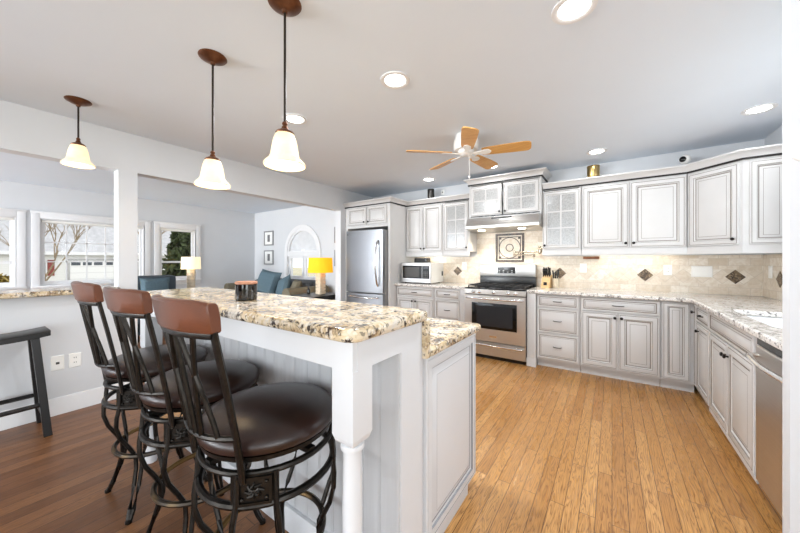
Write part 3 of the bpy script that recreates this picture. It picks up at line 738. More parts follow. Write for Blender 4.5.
drawer(r, fs, -3.375, -2.46, .722, .862, False); door(r, fs, -3.375, -2.925, .11, .71, (-2.95, .635)); door(r, fs, -2.915, -2.46, .11, .71, (-2.89, .635))
MB().fbox(fs, -3.39, -2.42, .085, .108, 0, .018).build('base_rail', 'cab', r)

# ================================================================== COUNTERTOPS
def slab(name, poly, z0, z1, mat, label, hole=None, parent=None, bevel=.010, cat='countertop'):
    bm = bmesh.new(); vs_ = [bm.verts.new((x, y, z0)) for x, y in poly]
    es = [bm.edges.new((vs_[i], vs_[(i+1) % len(vs_)])) for i in range(len(vs_))]
    if hole:
        hv = [bm.verts.new((x, y, z0)) for x, y in hole]
        es += [bm.edges.new((hv[i], hv[(i+1) % len(hv)])) for i in range(len(hv))]
        bmesh.ops.triangle_fill(bm, edges=es, use_beauty=True)
    else: bm.faces.new(vs_)
    g = bmesh.ops.extrude_face_region(bm, geom=bm.faces[:])
    for x in g['geom']:
        if isinstance(x, bmesh.types.BMVert): x.co.z = z1
    mb = MB(); mb.bm.free(); mb.bm = bm
    o = mb.build(name, mat, parent, bevel=bevel, segs=3)
    if parent is None: tag(o, label, cat)
    return o
def rounded(x0, x1, y0, y1, r, corners=(1, 1, 1, 1), n=6):
    P = []
    for (cx, cy, a0, on) in ((x0+r, y0+r, PI, corners[0]), (x1-r, y0+r, 1.5*PI, corners[1]), (x1-r, y1-r, 0, corners[2]), (x0+r, y1-r, .5*PI, corners[3])):
        if on: P += [(cx+r*math.cos(a0+PI/2*k/n), cy+r*math.sin(a0+PI/2*k/n)) for k in range(n+1)]
        else: P.append((x0 if cx == x0+r else x1, y0 if cy == y0+r else y1))
    return P
slab('countertop', [(-2.80, 3.91), (-1.62, 3.91), (-1.62, BY-.003), (-2.80, BY-.003)], .876, .914, 'grey', 'short granite countertop left of the range under the microwave')
hole = rounded(.71, 1.09, 2.45, 3.20, .06)
slab('countertop', [(-.845, 3.90), (.55, 3.90), (.60, 3.86), (.60, 1.81), (RX-.003, 1.81), (RX-.003, BY-.003), (-.845, BY-.003)], .876, .914, 'grey',
     'long granite countertop turning the corner from the range to the sink', hole)
# undermount sink
mb = MB(); P0 = rounded(.705, 1.095, 2.445, 3.205, .07); P1 = rounded(.72, 1.08, 2.46, 3.19, .07); P2 = rounded(.74, 1.06, 2.48, 3.17, .07); P3 = rounded(.69, 1.11, 2.43, 3.22, .07)
rings = [[mb.v((x, y, z)) for x, y in P] for P, z in ((P3, .862), (P3, .874), (P0, .874), (P1, .80), (P2, .70))]
for A, B in zip(rings, rings[1:]):
    for k in range(len(A)): mb._f([A[k], A[(k+1) % len(A)], B[(k+1) % len(B)], B[k]])
mb._f(rings[-1])
o = mb.build('sink', 'sink'); tag(o, 'white undermount sink set in the granite counter by the dishwasher', 'sink')

# ================================================================== BACKSPLASH
r = thing('tile_backsplash', 'cream travertine tile backsplash behind the range and counters', 'backsplash', (-.7, BY-.005, .914))
r.location = (0, BY-.006, 0); WLOC[r.as_pointer()] = Vector((0, BY-.006, 0))
MB().box(-2.795, RX-.002, BY-.010, BY-.001, .914, 1.325).box(-1.70, -.755, BY-.010, BY-.001, 1.325, 1.86).build('tile_field', 'tile', r, smooth=False)
def diamond(parent, x, z, s=.074, y=BY-.010):
    mb = MB(); f = facing_front(y)
    A = [mb.v(f(x+dx*s, z+dz*s, 0)) for dx, dz in ((-1, 0), (0, -1), (1, 0), (0, 1))]; B = [mb.v(f(x+dx*s*.95, z+dz*s*.95, .006)) for dx, dz in ((-1, 0), (0, -1), (1, 0), (0, 1))]
    for k in range(4): mb._f([A[k], A[(k+1) % 4], B[(k+1) % 4], B[k]])
    mb._f(B); return mb.build('accent_tile', 'dia', parent, smooth=False)
for x in (-2.017, -.566, .315, 1.04): diamond(r, x, 1.10)
# framed stone medallion: rope frame, square field, ring and disc
m = MB(); x0, x1, z0, z1 = -1.412, -1.013, 1.246, 1.655; f = facing_front(BY-.010)
for a, b, c, d in ((x0, x1, z0, z0+.028), (x0, x1, z1-.028, z1), (x0, x0+.028, z0+.028, z1-.028), (x1-.028, x1, z0+.028, z1-.028)): m.fbox(f, a, b, c, d, 0, .014)
mf = m.build('medallion_border', 'medal', r, smooth=False)
m = MB(); g = .045
for a, b, c, d in ((x0+g, x1-g, z0+g, z0+g+.01), (x0+g, x1-g, z1-g-.01, z1-g), (x0+g, x0+g+.01, z0+g, z1-g), (x1-g-.01, x1-g, z0+g, z1-g)): m.fbox(f, a, b, c, d, 0, .006)
xc, zc = (x0+x1)/2, (z0+z1)/2
def ring_flat(m, r0, r1, h, n=36):
    pr = None
    for i in range(n+1):
        t = 2*PI*i/n; q = [m.v(f(xc+rr*math.cos(t), zc+rr*math.sin(t), hh)) for rr, hh in ((r0, 0), (r0, h), (r1, h), (r1, 0))]
        if pr:
            for k in range(3): m._f([pr[k], pr[k+1], q[k+1], q[k]])
        pr = q
ring_flat(m, .142, .152, .006); ring_flat(m, .045, .056, .007)
for sx in (-1, 1):
    for sz in (-1, 1): m.fbox(f, xc+sx*.132-.014, xc+sx*.132+.014, zc+sz*.137-.014, zc+sz*.137+.014, 0, .005)
m.build('inlay_ring', 'medal', mf)
r2 = thing('tile_backsplash', 'travertine tile return on the sink wall at the right edge', 'backsplash', (RX-.006, 4.0, 0))
MB().box(RX-.010, RX-.001, 3.53, BY-.012, .914, 1.325).build('tile_field', 'tile', r2, smooth=False)
mb = MB(); fr_ = facing_left(RX-.010)
A = [mb.v(fr_(-4.16+dx*.074, 1.10+dz*.074, 0)) for dx, dz in ((-1, 0), (0, -1), (1, 0), (0, 1))]; B = [mb.v(fr_(-4.16+dx*.07, 1.10+dz*.07, .006)) for dx, dz in ((-1, 0), (0, -1), (1, 0), (0, 1))]
for k in range(4): mb._f([A[k], A[(k+1) % 4], B[(k+1) % 4], B[k]])
mb._f(B); mb.build('accent_tile', 'dia', r2, smooth=False)

# wall plates
def plate(label, fr, a, b, w_=.075, h_=.118, kind='outlet', gang=1, name='wall_outlet', group=None):
    c = Vector(fr(a, b, 0)); r = thing(name, label, 'outlet' if kind != 'switch' else 'switch', tuple(c), group)
    MB().loops(fr, a-w_/2, a+w_/2, b-h_/2, b+h_/2, [(0, 0, 0), (0, .003, 0), (.004, .007, 0)]).build('cover_plate', 'white', r)
    for g in range(gang):
        x = a+(g-(gang-1)/2)*.048
        if kind == 'outlet':
            for dz in (-.02, .02):
                MB().fbox(fr, x-.017, x+.017, b+dz-.0145, b+dz+.0145, .006, .0085).build('socket', 'white', r)
                m = MB()
                for dx in (-.006, .006): m.fbox(fr, x+dx-.0018, x+dx+.0018, b+dz-.002, b+dz+.008, .008, .0092)
                m.build('slot', 'slot', r, smooth=False)
        elif kind == 'jack': MB().fbox(fr, x-.010, x+.010, b-.010, b+.008, .006, .009).build('jack', 'slot', r)
        else: MB().fbox(fr, x-.016, x+.016, b-.033, b+.033, .006, .0105).build('rocker', 'white', r)
    return r
fbk = facing_front(BY-.0105)
plate('white outlet on the tile behind the counter, right of the microwave', fbk, -1.905, 1.185)
plate('white outlet on the tile just right of the knife block', fbk, -.30, 1.172)
plate('white outlet on the tile between the two right-hand diamonds', fbk, .513, 1.16)
plate('wide white triple switch plate on the tile right of the middle', fbk, .79, 1.15, .165, .118, 'switch', 3, 'wall_switch')
plate('white switch on the sink-wall tile at the right edge', facing_left(RX-.0105), -4.36, 1.16, .075, .118, 'switch', 1, 'wall_switch')
plate('small white plate with a dark centre on the wall above the left upper cabinets', facing_front(BY-.0005), -2.285, 2.385, .06, .085, 'jack')
fpt = facing_right(PX)
plate('white cable jack plate on the grey half wall beside the black stool', fpt, .484, .425, .075, .118, 'jack')
plate('white outlet on the grey half wall, the one nearer the bar stools', fpt, .584, .423)
# thin bronze plug strip under the right uppers
o = MB().box(-.30, -.13, BY-.045, BY-.011, 1.285, 1.318, .003).build('plug_strip', 'bronze'); tag(o, 'thin tan plug strip under the upper cabinets near the range', 'plug strip')

# ================================================================== UPPER CABINETS
UF, UZ0, UZ1 = 4.24, 1.40, 2.165
fu = facing_front(UF)
def upper_cab(label, x0, x1, z0=UZ0, z1=UZ1, yf=UF, hollow=False, name='upper_cabinet', rail=True, shelves=()):
    r = thing(name, label, 'cabinet', ((x0+x1)/2, (yf+BY)/2, z0))
    mb = MB()
    if hollow:
        t = .018
        mb.box(x0, x0+t, yf, BY-.0115, z0, z1); mb.box(x1-t, x1, yf, BY-.0115, z0, z1); mb.box(x0+t, x1-t, yf, BY-.0115, z0, z0+t); mb.box(x0+t, x1-t, yf, BY-.0115, z1-t, z1)
        mb.box(x0+t, x1-t, BY-.020, BY-.0115, z0+t, z1-t)
    else: mb.box(x0, x1, yf, BY-.0115, z0, z1)
    mb.build('body', 'cab', r, smooth=False)
    for z in shelves: MB().box(x0+.019, x1-.019, yf+.03, BY-.021, z-.008, z).build('shelf', 'cab', r, smooth=False)
    if rail: MB().box(x0, x1, yf-.012, yf+.02, z0-.07, z0, .004).build('light_rail', 'cab', r)
    return r
r = upper_cab('white double-door upper cabinet above the microwave', -2.795, -2.125)
door(r, fu, -2.783, -2.475, UZ0+.01, UZ1-.035, (-2.50, UZ0+.055), .85); door(r, fu, -2.467, -2.137, UZ0+.01, UZ1-.035, (-2.442, UZ0+.055), .85)
GS = (1.65, 1.90)
r = upper_cab('white upper cabinet with six glass panes left of the range hood', -2.12, -1.70, hollow=True, shelves=GS)
glass_door(r, fu, -2.105, -1.715, UZ0+.01, UZ1-.035, 2, 3, (-1.735, UZ0+.055))
r = upper_cab('white upper cabinet with six glass panes right of the range hood', -.726, -.302, hollow=True, shelves=GS)
glass_door(r, fu, -.722, -.312, UZ0+.01, UZ1-.035, 2, 3, (-.697, UZ0+.055))
r = upper_cab('wide white double-door upper cabinet right of the glass-door one', -.297, .632)
door(r, fu, -.287, .152, UZ0+.01, UZ1-.035, (.125, UZ0+.06)); door(r, fu, .165, .618, UZ0+.01, UZ1-.035, (.195, UZ0+.06))
# cabinet over the hood, taller and deeper
HF = 4.17; fh = facing_front(HF)
r = upper_cab('white cabinet with two glass doors above the range hood, taller than its neighbors', -1.675, -.728, 1.855, 2.335, HF, True, 'upper_cabinet', False, (2.09,))
glass_door(r, fh, -1.655, -1.215, 1.885, 2.30, 2, 2, (-1.24, 1.925)); glass_door(r, fh, -1.19, -.745, 1.885, 2.30, 2, 2, (-1.165, 1.925))
# diagonal corner cabinet with a raised end panel
r = thing('upper_cabinet', 'angled white upper corner cabinet with a panelled end at the right', 'cabinet', (.95, 4.25, UZ0))
MB().prism([(.636, BY-.0115), (.636, UF), (.945, 3.93), (RX-.003, 3.93), (RX-.003, BY-.0115)], UZ0, UZ1).build('body', 'cab', r, smooth=False)
u45 = Vector((.945-.636, 3.93-UF, 0)).normalized(); fd = frame((.636, UF, 0), u45, (-.7071, -.7071, 0)); L45 = math.hypot(.309, .31)
door(r, fd, .018, L45-.02, UZ0+.01, UZ1-.035, (L45-.05, UZ0+.06), .9)
fe = facing_front(3.93); d = MB().loops(fe, .985, RX-.01, UZ0+.01, UZ1-.035, prof_door(.8, .016)).build('end_panel', ['cab', 'glaze'], r)
mb = MB(); mb.sweep([(.633, UF), (.945, 3.93), (RX-.003, 3.93)], [(.012, UZ0-.07), (.012, UZ0), (-.02, UZ0), (-.02, UZ0-.07)]); mb.build('light_rail', 'cab', r)
# cabinet surrounding the refrigerator
YF = 3.80; ff = facing_front(YF)
r = thing('refrigerator_surround', 'tall white cabinet surround with two small doors above the refrigerator', 'cabinet', (-3.28, 4.17, 0))
MB().box(-2.845, -2.80, YF, BY-.003, 0, UZ1).build('side_panel', 'cab', r, smooth=False)
MB().box(PX+.004, -3.70, YF, BY-.003, 0, UZ1).build('side_panel', 'cab', r, smooth=False)
MB().box(-3.70, -2.845, YF, BY-.003, 1.80, UZ1).build('body', 'cab', r, smooth=False)
door(r, ff, -3.68, -3.275, 1.845, UZ1-.03, (-3.31, 1.89), .75); door(r, ff, -3.255, -2.86, 1.845, UZ1-.03, (-3.22, 1.89), .75)

# crown mouldings, each with its dark rope bead
def crown(label, path, z0, h=.07, out=.055):
    c = path[len(path)//2]; r = thing('crown_molding', label, 'crown molding', (c[0], c[1], z0))
    mb = MB(); mb.sweep(path, [(-.30, z0+h-.012), (.0005, z0+h-.012), (.0005, z0), (.010, z0), (.014, z0+.006), (.018, z0+.018), (.030, z0+.034), (out-.008, z0+h-.018), (out, z0+h-.014), (out, z0+h), (-.30, z0+h)])
    mb.build('cornice', 'cab', r)
    mb = MB(); mb.sweep(path, [(.001, z0-.014), (.014, z0-.014), (.018, z0-.006), (.016, z0+.002), (.001, z0+.002)]); mb.build('rope_bead', 'glaze2', r)
crown('white crown molding with dark bead over the refrigerator and left uppers', [(PX+.005, YF), (-2.80, YF), (-2.80, UF), (-1.69, UF)], UZ1)
crown('white crown molding with dark bead around the raised hood cabinet', [(-1.675, BY-.003), (-1.675, HF), (-.728, HF), (-.728, BY-.003)], 2.335, .075, .065)
crown('white crown molding with dark bead over the right uppers and angled corner', [(-.722, UF), (.636, UF), (.945, 3.93), (RX-.003, 3.93)], UZ1)

# glassware behind the glass doors
def tumbler():
    r = thing('drinking_glass', 'x', 'glass', (0, 0, 0), 'glassware behind the glass cabinet doors')
    MB().lathe([(.001, .002), (.026, .002), (.034, .125), (.0315, .125), (.024, .010), (.001, .010)], (0, 0, 0), 14, False).build('bowl', 'tumbler', r, world=False)
    return r
def goblet():
    r = thing('wine_glass', 'x', 'glass', (0, 0, 0), 'glassware behind the glass cabinet doors')
    MB().lathe([(.001, 0), (.032, 0), (.032, .003), (.005, .008), (.004, .07), (.012, .078)], (0, 0, 0), 14, False).build('stem', 'tumbler', r, world=False)
    MB().lathe([(.008, .074), (.032, .10), (.037, .135), (.031, .175), (.029, .175), (.034, .135), (.030, .102), (.008, .078)], (0, 0, 0), 14, False).build('bowl', 'tumbler', r, world=False)
    return r
ROWS = [('wine', (-.66, -.57, -.48, -.39), 1.90, 4.36, 'wine glass on the top shelf of the glass cabinet right of the hood', None),
        ('tum', (-.65, -.56, -.48, -.40), 1.65, 4.35, 'glass tumbler on the middle shelf of the glass cabinet right of the hood', None),
        ('tum', (-.65, -.55, -.45), UZ0+.018, 4.36, 'glass tumbler on the bottom of the glass cabinet right of the hood', None),
        ('wine', (-2.03, -1.94, -1.85, -1.78), 1.65, 4.36, 'wine glass on the middle shelf of the glass cabinet left of the hood', None),
        ('tum', (-2.02, -1.93, -1.83), 1.90, 4.36, 'glass tumbler on the top shelf of the glass cabinet left of the hood', None),
        ('tum', (-1.56, -1.47, -1.38, -1.30), 1.873, 4.32, 'glass tumbler on the bottom shelf behind the left glass door above the hood', None),
        ('tum', (-1.10, -1.01, -.92, -.83), 1.873, 4.32, 'glass tumbler on the bottom shelf behind the right glass door above the hood', None),
        ('wine', (-1.08, -.98, -.88), 2.09, 4.32, 'wine glass on the upper shelf behind the right glass door above the hood', None)]
first = {}
for kind, xs, z, y, lab, _ in ROWS:
    for x in xs:
        if kind not in first:
            o = tumbler() if kind == 'tum' else goblet(); first[kind] = o; o.location = (x, y, z); o['label'] = lab
        else: o = copy_tree(first[kind], (x, y, z), lab)
        o['group'] = lab.replace('glass tumbler', 'glass tumblers').replace('wine glass on', 'wine glasses on')

# ================================================================== APPLIANCES
# refrigerator: one bowed door over a freezer drawer
r = thing('refrigerator', 'stainless steel bottom-freezer refrigerator at the end of the range wall', 'refrigerator', (-3.24, 4.1, 0))
X0, X1 = -3.615, -2.852
MB().box(X0, X1, 3.74, 4.5, .03, 1.735).box(X0+.04, X1-.04, 3.78, 4.45, 0, .03).build('body', 'silver', r, smooth=False)
def bowed(z0, z1, yb=3.735, yf=3.675, bow=.028):
    n = 12; P = [(X0, yb), (X0, yf+.006)]
    P += [(X0+(X1-X0)*i/n, yf-bow*(1-(2*i/n-1)**2)) for i in range(1, n)] + [(X1, yf+.006), (X1, yb)]
    return MB().prism(P, z0, z1)
d = bowed(.765, 1.745).build('door', 'fridge', r, bevel=.004)
mb = MB(); hx = X1-.075; pts = []
for i in range(13):
    t = i/12; pts.append((hx, 3.652-.062*math.sin(PI*t)**.55, .875+.70*t))
mb.tube(pts, .013, 10); mb.build('handle', 'chrome', d)
mb = MB(); mb.cyl((X0+.05, 3.672, 1.685), .009, .010, 14, 'y'); mb.cyl((X0+.05, 3.672, .865), .007, .010, 12, 'y'); mb.build('badge', 'darkmetal', d)
d = bowed(.06, .75).build('freezer_drawer', 'fridge', r, bevel=.004)
mb = MB(); mb.tube([(X0+.07+(X1-X0-.14)*i/12, 3.657-.060*math.sin(PI*i/12)**.5-.018*math.sin(PI*i/12), .695) for i in range(13)], .013, 10); mb.build('handle', 'chrome', d)
mb = MB(); mb.cyl((X0+.05, 3.672, .70), .007, .010, 12, 'y'); mb.build('badge', 'darkmetal', d)

# microwave
r = thing('microwave', 'stainless and white countertop microwave beside the refrigerator surround', 'microwave', (-2.49, 4.24, .914))
x0, x1, y0, y1, z0, z1 = -2.755, -2.225, 4.03, 4.46, .926, 1.232
MB().box(x0, x1, y0+.02, y1, z0, z1, .006).build('body', 'white', r)
mb = MB()
for xx in (x0+.05, x1-.05):
    for yy in (y0+.06, y1-.06): mb.cyl((xx, yy, .914), .015, .013, 10)
mb.build('foot', 'black', r)
fm = facing_front(y0+.02)
d = MB().fbox(fm, x0, x1, z0, z1, 0, .02).build('front_panel', 'steel', r, bevel=.004)
MB().fbox(fm, x0+.03, x1-.15, z0+.065, z1-.045, .0185, .023).build('door_window', 'blackglass', d, bevel=.002)
MB().fbox(fm, x0+.065, x1-.20, z0+.085, z1-.07, .0225, .024).build('window_mesh', 'darkmetal', d)
k = MB().fbox(fm, x1-.145, x1-.02, z0+.065, z1-.045, .0185, .023).build('control_panel', 'blackglass', d, bevel=.002)
MB().fbox(fm, x1-.125, x1-.045, z1-.085, z1-.06, .0225, .0245).build('display', 'lcd', k)
mb = MB()
for i in range(3):
    for j in range(4): mb.fbox(fm, x1-.122+i*.03, x1-.102+i*.03, z0+.08+j*.026, z0+.096+j*.026, .0225, .0245)
mb.build('keypad', 'darkmetal', k)
MB().fbox(facing_right(x1), y1-.07, y1-.03, z0+.10, z0+.17, -.001, .006).build('side_vent', 'slot', r)
# black gadget on the microwave, under the cabinets
r = thing('radio', 'small black box resting on top of the microwave', 'radio', (-2.56, 4.33, 1.2325))
MB().box(-2.66, -2.43, 4.27, 4.40, 1.2335, 1.305, .008).build('body', 'black', r)
MB().fbox(facing_front(4.27), -2.64, -2.45, 1.248, 1.292, -.001, .003).build('speaker_grille', 'grille', r)

# range
r = thing('range', 'stainless gas range with black grates between two white posts', 'range', (-1.232, 4.2, 0))
X0, X1 = -1.617, -.847; RF = 3.90; fr = facing_front(RF)
MB().box(X0, X1, RF, 4.50, .05, .895).build('body', 'darkmetal', r, smooth=False)
MB().box(X0+.02, X1-.02, RF+.03, 4.45, 0, .05).build('toe_base', 'black', r, smooth=False)
d = MB().loops(fr, X0, X1, .055, .226, [(0, 0, 0), (0, .022, 0), (.005, .028, 0)]).build('warming_drawer', 'steelh', r)
def bar_handle(parent, a0, a1, z, h0, bow=.012, rad=.012):
    mb = MB(); mb.tube([fr(a0, z, h0-.005), fr(a0+.008, z, h0+.03)]+[fr(a0+.02+(a1-a0-.04)*i/10, z, h0+.042+bow*math.sin(PI*i/10)) for i in range(11)]+[fr(a1-.008, z, h0+.03), fr(a1, z, h0-.005)], rad, 10)
    return mb.build('handle', 'chrome', parent)
bar_handle(d, X0+.03, X1-.03, .196, .028)
d = MB().loops(fr, X0, X1, .236, .822, [(0, 0, 0), (0, .03, 0), (.006, .036, 0)]).build('oven_door', 'steelh', r)
bar_handle(d, X0+.03, X1-.03, .782, .036)
MB().loops(fr, X0+.16-.06, X1-.10, .395, .725, [(0, .034, 0), (0, .038, 0), (.003, .0395, 0)]).build('oven_window', 'blackglass', d)
MB().fbox(fr, X0+.165, X1-.15, .43, .69, .039, .0402).build('inner_glass', 'ovenglass', d)
MB().fbox(fr, -1.285, -1.195, .292, .315, .0355, .039).build('badge', 'chrome', d)
p = MB().fbox(fr, X0, X1, .832, .897, 0, .034).build('control_panel', 'steelh', r, bevel=.004)
for i, x in enumerate((-1.495, -1.415, -1.232, -1.05, -.965)):
    mb = MB(); mb.lathe([(.023, 0), (.023, .006), (.019, .010), (.017, .030), (.012, .033), (.001, .033)], (x, RF-.033, .864), 18, False, 'y')
    mb.fbox(fr, x-.003, x+.003, .848, .880, .06, .068); mb.build('knob', 'chrome', p)
c = MB().box(X0, X1, RF-.03, 4.44, .897, .914, .004).build('cooktop', 'blackglass', r)
def grate(xa, xb):
    mb = MB(); ya, yb = RF+.035, 4.40; z = .945
    for y in (ya, (ya+yb)/2, yb): mb.box(xa, xb, y-.006, y+.006, z-.012, z)
    for x in (xa, (xa+xb)/2, xb): mb.box(x-.006, x+.006, ya, yb, z-.012, z)
    for x in (xa, xb):
        for y in (ya, yb, (ya+yb)/2): mb.box(x-.007, x+.007, y-.007, y+.007, .9135, z-.006)
    for y in (ya+.11, yb-.11): mb.box(xa, xb, y-.005, y+.005, z-.010, z)
    return mb.build('grate', 'iron', c)
grate(X0+.03, X0+.262); grate(X0+.27, X1-.27); grate(X1-.262, X1-.03)
for x in (X0+.146, X1-.146):
    for y in (RF+.15, 4.29):
        MB().lathe([(.05, 0), (.05, .008), (.034, .010), (.034, .018), (.001, .019)], (x, y, .9135), 18, False).build('burner', 'iron', c)
MB().lathe([(.055, 0), (.055, .008), (.03, .010), (.03, .018), (.001, .019)], (-1.232, 4.22, .9135), 18, False).build('burner', 'iron', c)
b = MB().box(X0, X1, 4.45, 4.525, .90, 1.045, .003).build('vent_strip', 'black', r)
b = MB().box(X0, X1, 4.44, 4.53, 1.045, 1.212, .006).build('backguard', 'steel', r)
k = MB().fbox(facing_front(4.44), -1.355, -1.11, 1.085, 1.175, -.001, .004).build('clock_panel', 'blackglass', b)
mb = MB(); fk = facing_front(4.436)
mb.fbox(fk, -1.265, -1.20, 1.135, 1.16, -.001, .0015); mb.build('display', 'lcd', k)
mb = MB()
for i in range(4):
    for j in range(2):
        if i in (0, 1) or j == 0 or i == 3: mb.fbox(fk, -1.34+i*.058, -1.318+i*.058, 1.098+j*.022, 1.106+j*.022, -.001, .0012)
mb.build('button', 'silver', k)

# range hood
r = thing('range_hood', 'stainless under-cabinet range hood with two lit lamps', 'range hood', (-1.2, 4.25, 1.66))
X0, X1 = -1.672, -.73
def side_prism(prof, xa, xb):
    mb = MB(); A = [mb.v((xa, y, z)) for y, z in prof]; B = [mb.v((xb, y, z)) for y, z in prof]; n = len(prof)
    mb._f(A); mb._f(B[::-1])
    for k in range(n): mb._f([A[k], A[(k+1) % n], B[(k+1) % n], B[k]])
    return mb
side_prism([(4.11, 1.853), (4.06, 1.80), (4.03, 1.735), (4.03, 1.705), (4.12, 1.69), (4.53, 1.675), (4.53, 1.853)], X0, X1).build('shell', 'steelh', r, smooth=False)
fq = frame((0, 4.086, 1.826), (1, 0, 0), (0, -.727, .686))
mb = MB(); mb.box(-1.33, -1.07, 4.082, 4.10, 1.818, 1.842); mb.build('switch_panel', 'black', r)
for x in (-1.50, -.965):
    mb = MB(); mb.lathe([(.045, 0), (.045, -.008), (.035, -.010), (.001, -.010)], (x, 4.19, 1.690), 18, False); mb.build('lamp_lens', 'hoodlens', r)
    l = bpy.data.lights.new('hood_lamp', 'SPOT'); l.energy = 9; l.color = (1, .90, .74); l.spot_size = 2.3; l.spot_blend = .6; l.shadow_soft_size = .04
    q = bpy.data.objects.new('hood_lamp', l); COL.objects.link(q); q.parent = r; q.location = Vector((x, 4.19, 1.66))-Vector(r.location)

# dishwasher
r = thing('dishwasher', 'stainless steel dishwasher under the counter by the wall stub', 'dishwasher', (.93, 2.11, 0))
MB().box(SF+.01, RX-.02, 1.815, 2.41, .10, .872).build('body', 'darkmetal', r, smooth=False)
MB().box(SF+.07, RX-.05, 1.83, 2.40, 0, .10).build('toe_panel', 'black', r, smooth=False)
fw = facing_left(SF+.01)
d = MB().loops(fw, -2.405, -1.82, .115, .825, [(0, 0, 0), (0, .030, 0), (.006, .036, 0)]).build('door', 'steelh', r)
MB().fbox(fw, -2.405, -1.82, .829, .868, 0, .030).build('control_strip', 'blackglass', d)
mb = MB(); mb.tube([fw(-2.385, .775, .032), fw(-2.375, .775, .06)]+[fw(-2.36+.50*i/10, .775, .070+.02*math.sin(PI*i/10)) for i in range(11)]+[fw(-1.845, .775, .06), fw(-1.835, .775, .032)], .014, 10, .8); mb.build('handle', 'chrome', d)
m = MB(); m.fbox(fw, -2.05, -1.92, .205, .215, .035, .040); m.fbox(fw, -1.935, -1.92, .165, .215, .035, .040); m.build('latch', 'black', d)

# ================================================================== ISLAND
IX0, IX1 = -2.46, -.645
r = thing('kitchen_island', 'white kitchen island with beadboard back and raised bar overhang', 'island', (-1.55, 1.2, 0))
MB().box(IX0, IX1, 1.06, 1.655, .10, .874).box(IX0+.02, IX1, 1.06, 1.585, 0, .10).build('body', 'isl', r, smooth=False)
MB().box(IX0, -.625, .915, 1.06, 0, 1.028).build('bar_wall', 'isl', r, smooth=False)
# beadboard back panel: boards with a V groove and bead
mb = MB(); x = IX0+.005; y = .915
while x < -.63:
    x2 = min(x+.083, -.628)
    mb.box(x, x2-.0022, y-.012, y, .0, .95); mb.box(x2-.0022, x2, y-.0095, y, 0, .95); mb.box(x2-.012, x2-.0095, y-.0132, y-.012, 0, .95); x += .083
mb.build('beadboard_panel', 'bead', r, smooth=False)
mb = MB(); mb.box(IX0, -.63, .886, .905, 0, .115, .003); mb.build('base_molding', 'isl', r)
mb = MB(); mb.box(IX0+.0, -.627, .664, .684, .938, 1.028); mb.box(-.645, -.625, .684, .915, .938, 1.028); mb.build('apron', 'isl', r, smooth=False)
mb = MB(); mb.box(IX0, IX0+.02, .684, .915, .938, 1.028); mb.build('apron', 'isl', r, smooth=False)
def island_leg(x0, y0):
    mb = MB(); s_ = .088; x1, y1 = x0+s_, y0+s_; c = .016
    # square block with chamfered foot
    def ring(i, z): return [mb.v(p) for p in ((x0+i, y0+i, z), (x1-i, y0+i, z), (x1-i, y1-i, z), (x0+i, y1-i, z))]
    A = [ring(0, .938), ring(0, .735), ring(.007, .712), ring(c, .704)]
    mb._f(A[0]); 
    for P, Q in zip(A, A[1:]):
        for k in range(4): mb._f([P[k], P[(k+1) % 4], Q[(k+1) % 4], Q[k]])
    mb._f(A[-1][::-1])
    cx, cy = (x0+x1)/2, (y0+y1)/2
    mb.lathe([(.030, .705), (.036, .702), (.038, .694), (.036, .686), (.030, .682), (.0285, .676), (.030, .60), (.0315, .50), (.030, .30), (.026, .17), (.024, .14), (.034, .13), (.036, .12), (.034, .11), (.03, .10), (.035, .06), (.036, .03), (.028, .001)], (cx, cy, 0), 24)
    return mb.build('leg', 'isl', r)
island_leg(-.713, .664); island_leg(IX0+.02, .664)
# right end: stile, raised panel
fe = facing_right(-.645)
prof_i = [(0, 0, 0), (0, .017, 0), (.003, .020, 0), (.012, .020, 0), (.014, .017, 1), (.017, .020, 0), (.046, .020, 0), (.050, .012, 1), (.060, .010, 0), (.064, .008, 1), (.068, .009, 0), (.094, .018, 0), (.096, .018, 1), (.097, .018, 0)]
MB().loops(fe, 1.098, 1.652, .085, .868, prof_i).build('end_panel', ['isl', 'islglaze'], r)
MB().box(IX1-.01, IX1+.004, 1.06, 1.10, .0, .874).build('corner_stile', 'isl', r, smooth=False)
# far side doors (out of this view)
fk = frame((0, 1.655, 0), (-1, 0, 0), (0, 1, 0))
for a in range(4): door(r, fk, .665+a*.447, .665+a*.447+.435, .12, .85, (.665+a*.447+.40, .80), 1.0, ('isl', 'islglaze'))
slab('bar_counter', rounded(-2.52, -.600, .635, 1.095, .045, (1, 1, 1, 1)), 1.029, 1.070, 'gold', 'thick gold granite bar top raised along the island, holding the black candle', bevel=.014)
o = slab('island_counter', rounded(-2.50, -.600, 1.085, 1.69, .035, (0, 1, 1, 0)), .876, .914, 'gold', 'lower gold granite counter on the range side of the island', bevel=.012)
o2 = MB().box(-2.47, -.606, 1.064, 1.098, .876, 1.0285, .004).build('riser', 'gold', None); o2.parent = o

# candle on the bar
r = thing('candle_jar', 'black glass candle jar with a copper lid on the bar top', 'candle', (-1.515, .835, 1.0705))
MB().lathe([(.045, 0), (.050, .004), (.051, .012), (.051, .080), (.047, .082), (.047, .080)], (0, 0, 0), 28).build('jar', 'jar', r, world=False)
MB().lathe([(.048, .080), (.052, .082), (.052, .091), (.049, .094), (.001, .094)], (0, 0, 0), 28).build('lid', 'lid', r, world=False)

